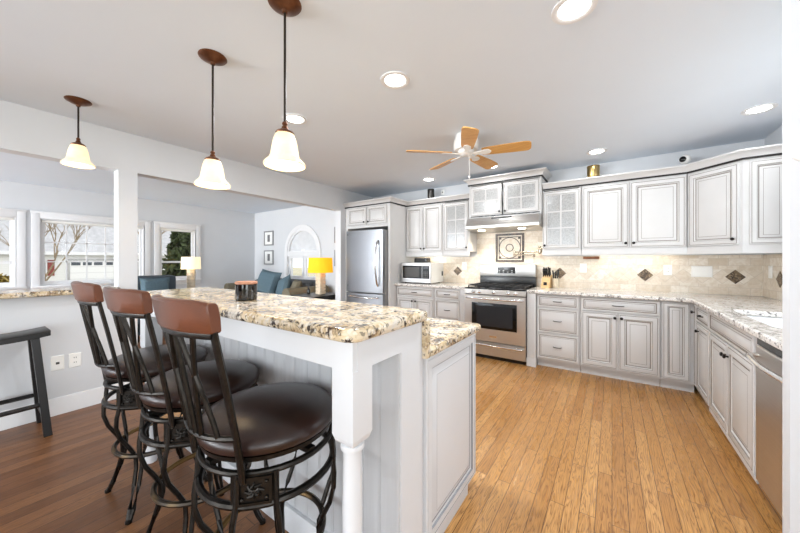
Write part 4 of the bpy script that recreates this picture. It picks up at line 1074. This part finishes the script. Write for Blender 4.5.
# ================================================================== BAR STOOLS (facing +y, origin on the floor)
def make_stool(label, loc, rz):
    r = thing('bar_stool', label, 'bar stool', loc, 'metal bar stools along the island', rz)
    B = lambda mb, n, m, p=r, **k: mb.build(n, m, p, world=False, **k)
    B(MB().lathe([(0.0011, 0.6860), (0.2061, 0.6860), (0.2257, 0.6930), (0.2322, 0.7080), (0.2300, 0.7220), (0.2170, 0.7380), (0.1790, 0.7530), (0.1085, 0.7630), (0.0434, 0.7660), (0.0011, 0.7665)], seg=40, caps=False), 'seat', 'leather')
    B(MB().lathe([(0.2007, 0.6700), (0.2203, 0.6720), (0.2224, 0.6860), (0.2018, 0.6860)], seg=40, caps=False), 'seat_pan', 'stoolmetal')
    def ringtube(rad, z, t, n=40, flat=1.0): return MB().tube([(rad*math.cos(2*PI*i/n), rad*math.sin(2*PI*i/n), z) for i in range(n)], t, 8, flat, True)
    B(ringtube(.218, .638, .010), 'upper_ring', 'stoolmetal')
    B(ringtube(.222, .545, .012), 'lower_ring', 'stoolmetal')
    mb = MB(); mb.lathe([(.10, .655), (.10, .671), (.001, .671)], seg=20); mb.box(-.218, .218, -.014, .014, .640, .656); mb.box(-.014, .014, -.218, .218, .640, .656); B(mb, 'swivel_plate', 'stoolmetal')
    rot = math.radians(44); ROT = Matrix.Rotation(rot, 3, 'Z')
    for sgn in (-1, 1):      # pressed ornament plates above two of the legs
        mb = MB(); n = 6; hw = .30
        P = [(.219*math.sin(-hw+2*hw*i/n), sgn*.219*math.cos(-hw+2*hw*i/n)) for i in range(n+1)]
        Q = [(.229*math.sin(-hw+2*hw*i/n), sgn*.229*math.cos(-hw+2*hw*i/n)) for i in range(n+1)]
        mb.prism(P+Q[::-1], .545, .640); bmesh.ops.rotate(mb.bm, matrix=ROT, verts=mb.bm.verts); pl = B(mb, 'ornament_plate', 'stoolmetal')
        mb = MB(); y = sgn*.228
        for xx in (-.045, .045): mb.box(xx-.004, xx+.004, y-.005, y+.005, .556, .63)
        for zz in (.556, .63): mb.box(-.049, .049, y-.005, y+.005, zz-.004, zz+.004)
        for ang in range(8):
            a = ang*PI/4; mb.tube([(0, y, .593), (.013*math.cos(a+.5), y+sgn*.004, .593+.013*math.sin(a+.5)), (.027*math.cos(a), y+sgn*.002, .593+.024*math.sin(a))], [.004, .005, .003], 6)
        mb.sphere((0, y, .593), .008, seg=8)
        for xx in (-.034, .034):
            for zz in (.569, .617): mb.sphere((xx, y, zz), .006, seg=8)
        bmesh.ops.rotate(mb.bm, matrix=ROT, verts=mb.bm.verts); B(mb, 'floral_relief', 'stoolmetal', pl)
    for k in range(4):       # four S-curved legs, each a pair of tubes meeting at the foot
        a = PI/4+k*PI/2; c, s_ = math.cos(a), math.sin(a); t = Vector((-s_, c, 0))
        prof = [(.217, .640), (.222, .545), (.226, .50), (.224, .45), (.210, .39), (.184, .325), (.170, .275), (.172, .22), (.192, .14), (.226, .05), (.248, .004)]
        mb = MB()
        for sd in (-1, 1):
            wd = [.050, .056, .064, .068, .058, .034, .016, .012, .011, .009, .004]
            mb.tube([Vector((c*q, s_*q, z))+t*(sd*o_) for (q, z), o_ in zip(prof, wd)], .0092, 8)
        mb.lathe([(.014, 0), (.014, .012), (.010, .016)], (c*.249, s_*.249, 0), 10)
        B(mb, 'leg', 'stoolmetal')
    B(ringtube(.186, .285, .0115, 48), 'foot_ring', 'brass')
    # back: two flat posts, lower rail, fan slats
    def back_pt(x, z):       # position on the leaning, curved back
        t = (z-.62)/.5; k = max(0, min(1, t)); return Vector((x, -.228-.036*max(0, t)**1.2-.052*max(0, t)+(.052*(1-k)+.036*k)*(x/.165)**2, z))
    for s_ in (-1, 1):
        pts = [(s_*.142, .628), (s_*.145, .67), (s_*.148, .75), (s_*.15, .85), (s_*.152, .95), (s_*.153, 1.080)]
        mb = MB(); mb.tube([back_pt(x, z) for x, z in pts], .0155, 8, .55, up=(0, 1, 0)); B(mb, 'back_post', 'stoolmetal')
    mb = MB(); mb.tube([back_pt(-.147+.294*i/10, .765-.012*math.sin(PI*i/10)) for i in range(11)], .009, 8); B(mb, 'back_rail', 'stoolmetal')
    mb = MB(); mb.tube([back_pt(-.152+.304*i/10, 1.072) for i in range(11)], .011, 8, 1.3); B(mb, 'back_rail', 'stoolmetal')
    for xb, xt in ((-.095, -.02), (-.03, -.085), (.03, .085), (.095, .02), (0, 0)):
        mb = MB(); n = 6; mb.tube([back_pt(xb+(xt-xb)*(i/n)**1.4, .757+.315*i/n) for i in range(n+1)], .0078, 8); B(mb, 'back_slat', 'stoolmetal')
    mb = MB(); n = 14; F_, K_ = [], []
    bot, top = 1.076, 1.166
    rows = []
    for j, (z, off) in enumerate(((bot, .010), (bot+.006, .016), (bot+.044, .0165), (top-.008, .016), (top, .009), (top, -.009), (top-.008, -.014), (bot+.044, -.0145), (bot+.006, -.014), (bot, -.009))):
        row = []
        for i in range(n+1):
            x = -.168+.336*i/n; e = abs(2*i/n-1); wz = z
            if z > bot+.055: wz = z-.012*max(0, e-.75)*4*.6
            xx = x*(1.0 if z > bot+.04 else .965)
            p = back_pt(xx, wz); row.append(mb.v((p.x, p.y-off, p.z)))
        rows.append(row)
    m = len(rows)
    for j in range(m):
        for i in range(n): mb._f([rows[j][i], rows[j][i+1], rows[(j+1) % m][i+1], rows[(j+1) % m][i]])
    mb._f([rw[0] for rw in rows]); mb._f([rw[-1] for rw in rows][::-1])
    B(mb, 'headrest', 'plank', bevel=.003)
    return r
s0 = make_stool('bar stool with brown leather seat nearest the turned island leg', (-1.03, .66, 0), math.radians(2))
copy_tree(s0, (-1.555, .66, 0), 'middle bar stool of the three along the island', math.radians(4))
copy_tree(s0, (-2.10, .655, 0), 'bar stool farthest from the turned island leg, nearest the grey half wall', 0.0)

# black backless stool by the half wall
r = thing('backless_stool', 'black wooden backless saddle stool against the grey half wall', 'stool', (-3.53, .12, 0))
mb = MB(); n = 12; ya, yb = -.14, .405; P = []
for i in range(n+1):
    t = i/n; y = ya+(yb-ya)*t; z = .735+.022*(2*t-1)**2; P.append((y, z))
A = []
for y, z in P: A.append([mb.v((x, y, zz)) for x, zz in ((-3.66, z-.04), (-3.40, z-.04), (-3.40, z-.006), (-3.415, z), (-3.645, z), (-3.66, z-.006))])
for a, b in zip(A, A[1:]):
    for k in range(6): mb._f([a[k], a[(k+1) % 6], b[(k+1) % 6], b[k]])
mb._f(A[0]); mb._f(A[-1][::-1]); mb.build('seat', 'blackwood', r, bevel=.003)
def lerp(a, b, t): return tuple(a[i]+(b[i]-a[i])*t for i in range(3))
LG = {}
for sx in (-1, 1):
    for sy in (-1, 1):
        a = (-3.53+sx*.095, .132+sy*.20, .715); b = (-3.53+sx*.165, .132+sy*.255, 0); LG[(sx, sy)] = (a, b)
        mb = MB(); q = .019
        T_ = [mb.v((a[0]+dx*q, a[1]+dy*q*1.1, a[2])) for dx, dy in ((-1, -1), (1, -1), (1, 1), (-1, 1))]; U_ = [mb.v((b[0]+dx*q, b[1]+dy*q*1.1, b[2])) for dx, dy in ((-1, -1), (1, -1), (1, 1), (-1, 1))]
        mb._f(T_); mb._f(U_[::-1])
        for k in range(4): mb._f([T_[k], U_[k], U_[(k+1) % 4], T_[(k+1) % 4]])
        mb.build('leg', 'blackwood', r, bevel=.002)
def stretch(k1, k2, t):
    p, q = lerp(*LG[k1], t), lerp(*LG[k2], t); mb = MB(); mb.tube([p, q], .016, 4, 1.0); mb.build('stretcher', 'blackwood', r, smooth=False)
stretch((-1, -1), (-1, 1), .68); stretch((1, -1), (1, 1), .68); stretch((-1, 1), (1, 1), .80); stretch((-1, -1), (1, -1), .80)

# ================================================================== PENDANTS AND DOWNLIGHTS
def pendant(label, x, y, zb):
    """zb = height of the shade rim"""
    r = thing('pendant_lamp', label, 'pendant lamp', (x, y, CEIL), 'alabaster pendant lamps')
    B = lambda mb, n, m, p=r, **k: mb.build(n, m, p, world=False, **k)
    B(MB().lathe([(.074, 0), (.075, -.004), (.070, -.010), (.060, -.014), (.045, -.024), (.028, -.028), (.014, -.034), (.012, -.046), (.006, -.048)], seg=32), 'canopy', 'bronze')
    zt = zb-CEIL+.150
    B(MB().cyl((0, 0, zt+.05), .0058, -.044-(zt+.05), 10), 'rod', 'rod')
    B(MB().lathe([(.006, zt+.055), (.011, zt+.05), (.013, zt+.042), (.009, zt+.036), (.014, zt+.028), (.016, zt+.018), (.036, zt+.008), (.042, zt), (.040, zt-.006)], seg=24), 'socket_cap', 'bronze')
    sh = [(.034, .150), (.042, .142), (.050, .122), (.056, .095), (.060, .068), (.064, .044), (.070, .032), (.082, .020), (.092, .008), (.093, .0), (.089, -.003), (.080, .008), (.066, .026), (.058, .045), (.054, .07), (.050, .095), (.044, .122), (.034, .144)]
    B(MB().lathe([(q, zb-CEIL+z) for q, z in sh], seg=36, caps=False), 'shade', 'alabaster')
    bl = B(MB().sphere((0, 0, zb-CEIL+.075), .024, seg=14), 'bulb', 'bulb')
    l = bpy.data.lights.new('pendant_bulb', 'POINT'); l.energy = 1.6; l.color = (1, .82, .58); l.shadow_soft_size = .025
    q = bpy.data.objects.new('pendant_bulb', l); COL.objects.link(q); q.parent = r; q.location = (0, 0, zb-CEIL+.03)
    return r
pendant('alabaster bell pendant above the bar near the turned leg', -1.256, .876, 1.712)
pendant('alabaster bell pendant above the middle of the bar', -1.94, .867, 1.712)
pendant('short alabaster bell pendant above the granite ledge by the white post', -3.30, .53, 1.985)

def can(label, x, y, watts=CAN_WATTS):
    r = thing('recessed_light', label, 'recessed light', (x, y, CEIL), 'recessed ceiling lights')
    MB().lathe([(.098, -.001), (.097, -.006), (.084, -.010), (.072, -.006), (.066, -.002)], seg=36, caps=False).build('trim_ring', 'trim', r, world=False)
    MB().lathe([(.070, -.003), (.001, -.003)], seg=30, caps=False).build('lens', 'lens', r, world=False)
    l = bpy.data.lights.new('downlight', 'AREA'); l.shape = 'DISK'; l.size = .13; l.energy = watts; l.color = (.93, .965, 1)
    q = bpy.data.objects.new('downlight', l); COL.objects.link(q); q.parent = r; q.location = (0, 0, -.014)
for x, y, lab in ((-.149, 1.674, 'large recessed light at the top edge of the photo'), (-1.189, 1.666, 'recessed light in the middle of the ceiling, left of the fan'),
                  (-2.216, 1.644, 'recessed light behind the rod of the nearest pendant'), (.96, 3.624, 'recessed light above the angled corner cabinet'),
                  (-.138, 4.02, 'recessed light above the gold cylinder on the cabinets'), (-2.239, 4.0, 'recessed light above the dark cylinder on the left cabinets'),
                  (-1.27, 3.90, 'recessed light above the raised hood cabinet')): can(lab, x, y, CAN_WATTS if y < 3 else CAN_WATTS*.10)

# ================================================================== CEILING FAN
FX, FYY, FZ = -1.153, 2.787, 2.295
r = thing('ceiling_fan', 'white flush-mount ceiling fan with five oak blades', 'ceiling fan', (FX, FYY, CEIL))
B = lambda mb, n, m, p=r, **k: mb.build(n, m, p, world=False, **k)
d = FZ-CEIL
B(MB().lathe([(.098, 0), (.102, -.03), (.112, -.05), (.118, -.09), (.116, -.125), (.105, -.145), (.07, -.15)], seg=36), 'motor_housing', 'fanwhite')
B(MB().lathe([(.075, -.145), (.072, -.175), (.055, -.19), (.03, -.197), (.012, -.20), (.001, -.20)], seg=30), 'switch_housing', 'fanwhite')
for k, a in enumerate((13, 82, 151, 221, 296)):
    a = math.radians(a); ca, sa = math.cos(a), math.sin(a); pitch = math.radians(-14)
    def tp(u, v_, h): # local blade frame -> fan frame
        y_ = v_*math.cos(pitch)-h*math.sin(pitch); z_ = v_*math.sin(pitch)+h*math.cos(pitch)
        return (u*ca-y_*sa, u*sa+y_*ca, d+z_)
    out = [(.15, -.050), (.20, -.058), (.40, -.068), (.53, -.070), (.56, -.064), (.575, -.045), (.578, 0), (.575, .045), (.56, .064), (.53, .070), (.40, .068), (.20, .058), (.15, .050)]
    mb = MB(); lo_ = [mb.v(tp(u, v_, -.004)) for u, v_ in out]; hi = [mb.v(tp(u, v_, .004)) for u, v_ in out]
    mb._f(lo_[::-1]); mb._f(hi)
    for i in range(len(out)): mb._f([lo_[i], lo_[(i+1) % len(out)], hi[(i+1) % len(out)], hi[i]])
    bl = B(mb, 'blade', 'fanoak', smooth=False)
    mb = MB(); q = [(.07, -.018), (.13, -.016), (.17, -.036), (.215, -.030), (.235, 0), (.215, .030), (.17, .036), (.13, .016), (.07, .018)]
    lo_ = [mb.v(tp(u, v_, -.012)) for u, v_ in q]; hi = [mb.v(tp(u, v_, -.0045)) for u, v_ in q]
    mb._f(lo_[::-1]); mb._f(hi)
    for i in range(len(q)): mb._f([lo_[i], lo_[(i+1) % len(q)], hi[(i+1) % len(q)], hi[i]])
    B(mb, 'blade_iron', 'fanwhite', bl)
mb = MB(); mb.tube([(.04, -.02, -.19), (.042, -.02, -.40)], .0022, 6); mb.lathe([(.001, -.43), (.009, -.422), (.009, -.405), (.003, -.395)], (.042, -.02, 0), 12, False); B(mb, 'pull_chain', 'fanwhite')

# ================================================================== SMALL KITCHEN THINGS
def canister(name, label, x, y, rad, h, mat):
    r = thing(name, label, 'canister', (x, y, UZ1+.0705))
    MB().lathe([(rad*.97, 0), (rad, .003), (rad, h-.02)], seg=32).build('body', mat, r, world=False)
    MB().lathe([(rad*1.02, h-.02), (rad*1.02, h-.003), (rad*.99, h), (.001, h)], seg=32, caps=False).build('lid', mat, r, world=False)
canister('canister', 'brushed gold cylinder standing on the right upper cabinets', -.185, 4.36, .066, .165, 'goldmetal')
canister('canister', 'dark gunmetal cylinder standing on the left upper cabinets', -2.40, 4.36, .056, .175, 'darkmetal')
r = thing('security_camera', 'small round white camera with black eye on the right upper cabinets', 'camera', (.628, 4.33, UZ1+.0705))
MB().lathe([(.040, 0), (.044, .006), (.036, .022), (.024, .030), (.001, .030)], seg=24).build('base', 'white', r, world=False)
h_ = MB().sphere((0, 0, .086), .048, seg=24).build('head', 'white', r, world=False)
mb = MB(); dv = Vector((-.55, -.83, -.05)).normalized(); cc = Vector((0, 0, .086)); a_ = dv.cross(Vector((0, 0, 1))).normalized(); b_ = a_.cross(dv)
rr_ = []
for rad, t in ((.029, .038), (.029, .046), (.022, .049), (.001, .050)): rr_.append([mb.v(cc+dv*t+a_*(rad*math.cos(2*PI*k/20))+b_*(rad*math.sin(2*PI*k/20))) for k in range(20)])
for P, Q in zip(rr_, rr_[1:]):
    for k in range(20): mb._f([P[k], P[(k+1) % 20], Q[(k+1) % 20], Q[k]])
mb.build('lens', 'blackglass', h_, world=False)

# knife block
r = thing('knife_block', 'slanted wooden knife block with black handled knives beside the range', 'knife block', (-.70, 4.38, .9145), None, math.radians(-6))
ang = math.radians(22)
def kb(x, y, z): return (x, y*math.cos(ang)-z*math.sin(ang)*-1*.0+z*math.sin(ang), z*math.cos(ang)-y*math.sin(ang)*0)
mb = MB(); A = [(-.09, 0), (.05, 0), (.085, .19), (-.005, .235), (-.03, .20)]
P = [mb.v((-.05, y, z)) for y, z in ((-.085, 0), (.055, 0), (.085, .165), (-.035, .125))]; Q = [mb.v((.05, y, z)) for y, z in ((-.085, 0), (.055, 0), (.085, .165), (-.035, .125))]
mb._f(P); mb._f(Q[::-1])
for k in range(4): mb._f([P[k], P[(k+1) % 4], Q[(k+1) % 4], Q[k]])
blk = mb.build('block', 'woodblock', r, bevel=.004, world=False)
mb = MB(); mb.box(-.020, .020, -.0725, -.068, .035, .075); mb.build('emblem', 'knob', r, world=False)
kl = 'black handled kitchen knife standing in the wooden knife block'
for i, (x, y, L) in enumerate(((-.036, -.005, .115), (-.012, -.005, .12), (.012, -.005, .115), (.036, -.005, .125), (-.03, .035, .12), (-.005, .04, .115), (.02, .04, .125), (.038, .045, .11))):
    k = thing('kitchen_knife', kl, 'knife', (-.70+x, 4.38+y, .9145+.128+(y+.035)*.33), 'knives in the wooden block')
    dirv = Vector((R.uniform(-.03, .03), -.34, .94)).normalized()
    mb = MB(); mb.tube([Vector((0, 0, .006))-dirv*.05, dirv*.012], .006, 6, .35); mb.build('blade', 'chrome', k, world=False)
    mb = MB(); mb.tube([dirv*.010, dirv*.03, dirv*L*.6, dirv*L*.92, dirv*L], [.008, .0085, .0075, .009, .006], 8, .7); mb.build('handle', 'black', k, world=False)

r = thing('utensil_crock', 'small pale crock of black handled tools beside the knife block', 'crock', (-.60, 4.42, .9145))
MB().lathe([(.036, 0), (.040, .004), (.042, .12), (.038, .122), (.036, .01), (.001, .008)], (0, 0, 0), 24, False).build('crock', 'lampbase', r, world=False)
for k_, (dx, dy, L) in enumerate(((-.02, 0, .215), (.018, .008, .225), (0, -.018, .20))):
    u = thing('kitchen_tool', 'black handled tool standing in the pale crock beside the knife block', 'utensil', (-.60+dx*.5, 4.42+dy*.5, .926), 'tools in the pale crock')
    e = Vector((dx*1.2, dy*1.2, L)); mb = MB(); mb.tube([(0, 0, 0), e*.55], .004, 8); mb.build('shaft', 'chrome', u, world=False)
    mb = MB(); mb.tube([e*.5, e*.6, e*.8, e*.95, e], [.006, .009, .010, .009, .005], 8, .7); mb.build('handle', 'black', u, world=False)

# pot filler: wall flange, two folded arms, spout
r = thing('pot_filler', 'brushed nickel pot filler faucet folded on the wall right of the medallion', 'faucet', (-.80, BY-.011, 1.40))
mb = MB(); mb.lathe([(.034, 0), (.034, .006), (.020, .012), (.018, .05), (.001, .05)], (-.80, BY-.011, 1.40), 20, False, 'y'); mb.build('wall_flange', 'nickel', r)
mb = MB(); mb.lathe([(.016, -.05), (.018, -.045), (.018, .05), (.012, .06), (.001, .06)], (-.80, BY-.075, 1.40), 16, False); mb.tube([(-.80, BY-.06, 1.40), (-.80, BY-.08, 1.40)], .012, 10); mb.build('valve', 'nickel', r)
mb = MB(); mb.tube([(-.80, BY-.11, 1.425), (-.775, BY-.12, 1.432), (-.745, BY-.125, 1.435)], .006, 8); mb.build('lever', 'nickel', r)
mb = MB(); mb.tube([(-.80, BY-.075, 1.385), (-1.12, BY-.085, 1.385)], .0095, 10); mb.lathe([(.014, -.035), (.015, -.03), (.015, .03), (.009, .036), (.001, .037)], (-1.13, BY-.086, 1.37), 14, False); mb.build('arm', 'nickel', r)
mb = MB(); mb.tube([(-1.13, BY-.10, 1.345), (-.865, BY-.15, 1.345)], .0095, 10); mb.lathe([(.013, -.03), (.015, -.025), (.015, .025), (.001, .03)], (-.855, BY-.152, 1.345), 14, False); mb.build('arm', 'nickel', r)
mb = MB(); mb.tube([(-.855, BY-.152, 1.325), (-.855, BY-.155, 1.28), (-.855, BY-.155, 1.235)], .009, 10); mb.lathe([(.012, -.02), (.012, 0)], (-.855, BY-.155, 1.25), 12); mb.build('spout', 'nickel', r)

# round white chime on the wall stub
r = thing('door_chime', 'round white wall fitting at the right edge of the photo', 'wall fitting', (.57, 1.74, 1.65))
MB().lathe([(.040, 0), (.040, .012), (.032, .022), (.001, .024)], (.577, 1.7395, 1.665), 28, False, 'y').build('cover', 'white', r)
# under-cabinet light bars (lit)
for x0, x1, lab in ((-2.6, -2.2, 'slim lit light bar under the left upper cabinets'), (-.2, .56, 'slim lit light bar under the wide right upper cabinet')):
    r = thing('under_cabinet_light', lab, 'light bar', ((x0+x1)/2, 4.42, 1.398))
    MB().box(x0, x1, 4.40, 4.44, 1.382, 1.3995).build('housing', 'white', r)
    MB().box(x0+.01, x1-.01, 4.405, 4.435, 1.380, 1.383).build('diffuser', 'bulb', r)
    l = bpy.data.lights.new('bar_light', 'AREA'); l.shape = 'RECTANGLE'; l.size = x1-x0; l.size_y = .03; l.energy = .45; l.color = (1, .94, .86)
    q = bpy.data.objects.new('bar_light', l); COL.objects.link(q); q.parent = r; q.location = Vector(((x0+x1)/2, 4.42, 1.376))-Vector(r.location)

# ================================================================== FAMILY ROOM
def cushion_mb(w_, h_, t, seg=8):
    mb = MB(); F_ = []; K_ = []
    for j in range(seg+1):
        a, b = [], []
        for i in range(seg+1):
            u, v_ = 2*i/seg-1, 2*j/seg-1
            th = t*((1-u**4)*(1-v_**4))**.5
            pin = 1-.07*(1-abs(u)**2)*abs(v_)**4; pin2 = 1-.07*(1-abs(v_)**2)*abs(u)**4
            a.append(mb.v((u*w_/2*pin2, -th/2-.004, v_*h_/2*pin))); b.append(mb.v((u*w_/2*pin2, th/2+.004, v_*h_/2*pin)))
        F_.append(a); K_.append(b)
    for j in range(seg):
        for i in range(seg):
            mb._f([F_[j][i], F_[j][i+1], F_[j+1][i+1], F_[j+1][i]]); mb._f([K_[j][i], K_[j+1][i], K_[j+1][i+1], K_[j][i+1]])
    for i in range(seg):
        mb._f([F_[0][i], K_[0][i], K_[0][i+1], F_[0][i+1]]); mb._f([F_[seg][i], F_[seg][i+1], K_[seg][i+1], K_[seg][i]])
        mb._f([F_[i][0], F_[i+1][0], K_[i+1][0], K_[i][0]]); mb._f([F_[i][seg], K_[i][seg], K_[i+1][seg], F_[i+1][seg]])
    return mb
def pillow(label, loc, rot, w_, h_, t, mat):
    o = cushion_mb(w_, h_, t).build('throw_pillow', mat, None); o.location = loc; o.rotation_euler = rot
    tag(o, label, 'pillow', 'throw pillows in the family room'); return o
# sofa under the arched window (faces -y)
SX0, SX1, SY0, SY1 = -7.0, -4.68, 3.36, 4.30
r = thing('sofa', 'charcoal sofa with olive arms under the arched window', 'sofa', ((SX0+SX1)/2, (SY0+SY1)/2, 0))
MB().box(SX0+.05, SX1-.05, SY0+.05, SY1, .10, .30, .02).build('base', 'sofa', r)
MB().box(SX0+.2, SX1-.2, SY1-.22, SY1, .30, .86, .05).build('backrest', 'sofa', r)
for xa in (SX0, SX1-.22):
    mb = MB(); mb.box(xa, xa+.22, SY0, SY1-.02, .10, .60, .02); mb.lathe([(.001, 0), (.115, 0), (.115, .92), (.001, .92)], (xa+.11, SY0+.92, .655), 20, False, 'y'); mb.box(xa+.01, xa+.21, SY0+.01, SY1-.03, .58, .68); mb.build('arm', 'olive', r)
for k in range(2):
    xa = SX0+.23+k*.935; MB().box(xa, xa+.925, SY0, SY1-.2, .30, .47, .04).build('seat_cushion', 'sofa', r)
    MB().box(xa+.01, xa+.915, SY1-.40, SY1-.20, .46, .84, .06).build('back_cushion', 'sofa', r)
for xx in (SX0+.1, SX1-.1):
    for yy in (SY0+.1, SY1-.1): MB().cyl((xx, yy, 0), .03, .11, 10).build('foot', 'blackwood', r)
pillow('large teal throw pillow at the left end of the sofa', (-5.90, 3.70, .80), (math.radians(-20), math.radians(8), math.radians(10)), .56, .54, .20, 'teal')
pillow('smaller blue throw pillow in the middle of the sofa', (-5.38, 3.71, .73), (math.radians(-20), math.radians(-18), math.radians(-8)), .42, .44, .15, 'teal')
pillow('olive throw pillow against the right arm of the sofa', (-5.04, 3.74, .70), (math.radians(-18), math.radians(6), math.radians(-12)), .24, .40, .14, 'olive')
# end table and yellow lamp
r = thing('end_table', 'black end table beside the sofa under the yellow lamp', 'table', (-4.25, 3.62, 0))
MB().box(-4.56, -3.96, 3.30, 3.90, .635, .675, .004).build('table_top', 'blackwood', r)
MB().box(-4.52, -4.0, 3.34, 3.86, .58, .635).build('apron', 'blackwood', r, smooth=False)
for xx in (-4.53, -3.99):
    for yy in (3.33, 3.87): MB().box(xx-.026, xx+.026, yy-.026, yy+.026, 0, .636).build('leg', 'blackwood', r, smooth=False)
MB().box(-4.52, -4.0, 3.34, 3.86, .18, .205).build('shelf', 'blackwood', r, smooth=False)
def lamp(label, loc, rs, zs0, zs1, shade, base_r, sq):
    r = thing('table_lamp', label, 'lamp', loc)
    z0 = loc[2]; mb = MB()
    n = 7
    hb = zs0-z0+.03
    for i in range(n):
        za, zb_ = hb*i/n, hb*(i+.93)/n
        if sq: mb.box(-base_r, base_r, -base_r, base_r, za+.002, zb_, .006)
        else: mb.lathe([(base_r*.95, za+.001), (base_r, za+.01), (base_r, zb_-.008), (base_r*.95, zb_)], (0, 0, 0), 24)
    mb.lathe([(base_r*.85, .002), (base_r*.85, hb-.004)], (0, 0, 0), 16)
    mb.build('base', 'lampbase', r, world=False)
    MB().cyl((0, 0, hb-.01), .008, (zs1-zs0)*.75, 10).build('stem', 'nickel', r, world=False)
    MB().lathe([(rs, zs0-z0), (rs*.94, zs1-z0), (rs*.925, zs1-z0), (rs*.985, zs0-z0)], (0, 0, 0), 36, False).build('lamp_shade', shade, r, world=False)
    MB().sphere((0, 0, (zs0+zs1)/2-z0), .035, seg=12).build('bulb', 'bulb', r, world=False)
    l = bpy.data.lights.new('table_lamp_bulb', 'POINT'); l.energy = 5; l.color = (1, .86, .66); l.shadow_soft_size = .04
    q = bpy.data.objects.new('table_lamp_bulb', l); COL.objects.link(q); q.parent = r; q.location = (0, 0, (zs0+zs1)/2-z0+.02)
    return r
lamp('table lamp with a bright yellow drum shade on the black end table', (-4.22, 3.66, .6755), .215, 1.055, 1.315, 'yellow', .062, True)
r = thing('glass_bottle', 'small dark bottle beside the yellow lamp on the end table', 'bottle', (-4.42, 3.56, .6755))
MB().lathe([(.024, 0), (.026, .01), (.026, .07), (.010, .10), (.009, .13)], (0, 0, 0), 16).build('bottle_body', 'jar', r, world=False)
MB().cyl((0, 0, .128), .011, .02, 12).build('cap', 'black', r, world=False)
# blue armchair by the window wall (faces +x)
r = thing('armchair', 'blue grey armchair by the windows, seen behind the bar end', 'armchair', (-6.35, 1.95, 0))
AX0, AX1, AY0, AY1 = -6.85, -5.95, 1.50, 2.36
MB().box(AX0, AX1, AY0+.04, AY1-.04, .12, .32, .03).build('base', 'tealdark', r)
MB().box(AX0, AX0+.24, AY0+.02, AY1-.02, .30, 1.0, .07).build('backrest', 'tealdark', r)
for ya in (AY0, AY1-.17): MB().box(AX0+.03, AX1, ya, ya+.17, .12, .66, .05).build('arm', 'tealdark', r)
MB().box(AX0+.2, AX1+.02, AY0+.17, AY1-.17, .32, .50, .05).build('seat_cushion', 'tealdark', r)
for xx in (AX0+.08, AX1-.08):
    for yy in (AY0+.1, AY1-.1): MB().cyl((xx, yy, 0), .026, .125, 10).build('foot', 'blackwood', r)
pillow('teal throw pillow standing in the blue armchair by the windows', (-6.42, 1.95, .745), (0, 0, math.radians(90)), .42, .46, .17, 'teal')
# side table and cream lamp
r = thing('side_table', 'small side table under the cream lamp by the windows', 'table', (-6.75, 2.62, 0))
MB().lathe([(.001, .66), (.24, .66), (.245, .67), (.24, .69), (.001, .69)], (-6.75, 2.62, 0), 32, False).build('table_top', 'blackwood', r)
MB().lathe([(.17, 0), (.17, .02), (.04, .05), (.035, .66)], (-6.75, 2.62, 0), 20).build('pedestal', 'blackwood', r)
lamp('table lamp with a cream drum shade by the left windows', (-6.75, 2.62, .6905), .165, 1.10, 1.335, 'cream', .07, False)
# framed pictures
def picture(label, x0, x1, z0, z1):
    r = thing('framed_picture', label, 'picture', ((x0+x1)/2, FY, (z0+z1)/2), 'small framed prints on the family room wall')
    f = facing_front(FY-.001); mb = MB()
    for a, b, c, d in ((x0, x1, z0, z0+.028), (x0, x1, z1-.028, z1), (x0, x0+.028, z0+.028, z1-.028), (x1-.028, x1, z0+.028, z1-.028)): mb.fbox(f, a, b, c, d, 0, .022)
    mb.build('frame', 'silver', r, smooth=False)
    MB().fbox(f, x0+.026, x1-.026, z0+.026, z1-.026, 0, .012).build('mat_board', 'mat', r, smooth=False)
    cx, cz = (x0+x1)/2, (z0+z1)/2; MB().fbox(f, cx-.05, cx+.05, cz-.085, cz+.085, .0115, .0135).build('print', 'print', r, smooth=False)
picture('upper of the two small framed prints left of the arched window', -7.10, -6.72, 1.63, 1.985)
picture('lower of the two small framed prints left of the arched window', -7.10, -6.72, 1.165, 1.515)
picture('upper framed print right of the arched window, half hidden by the opening', -4.62, -4.25, 1.62, 1.945)
picture('lower framed print right of the arched window, half hidden by the opening', -4.62, -4.25, 1.15, 1.48)
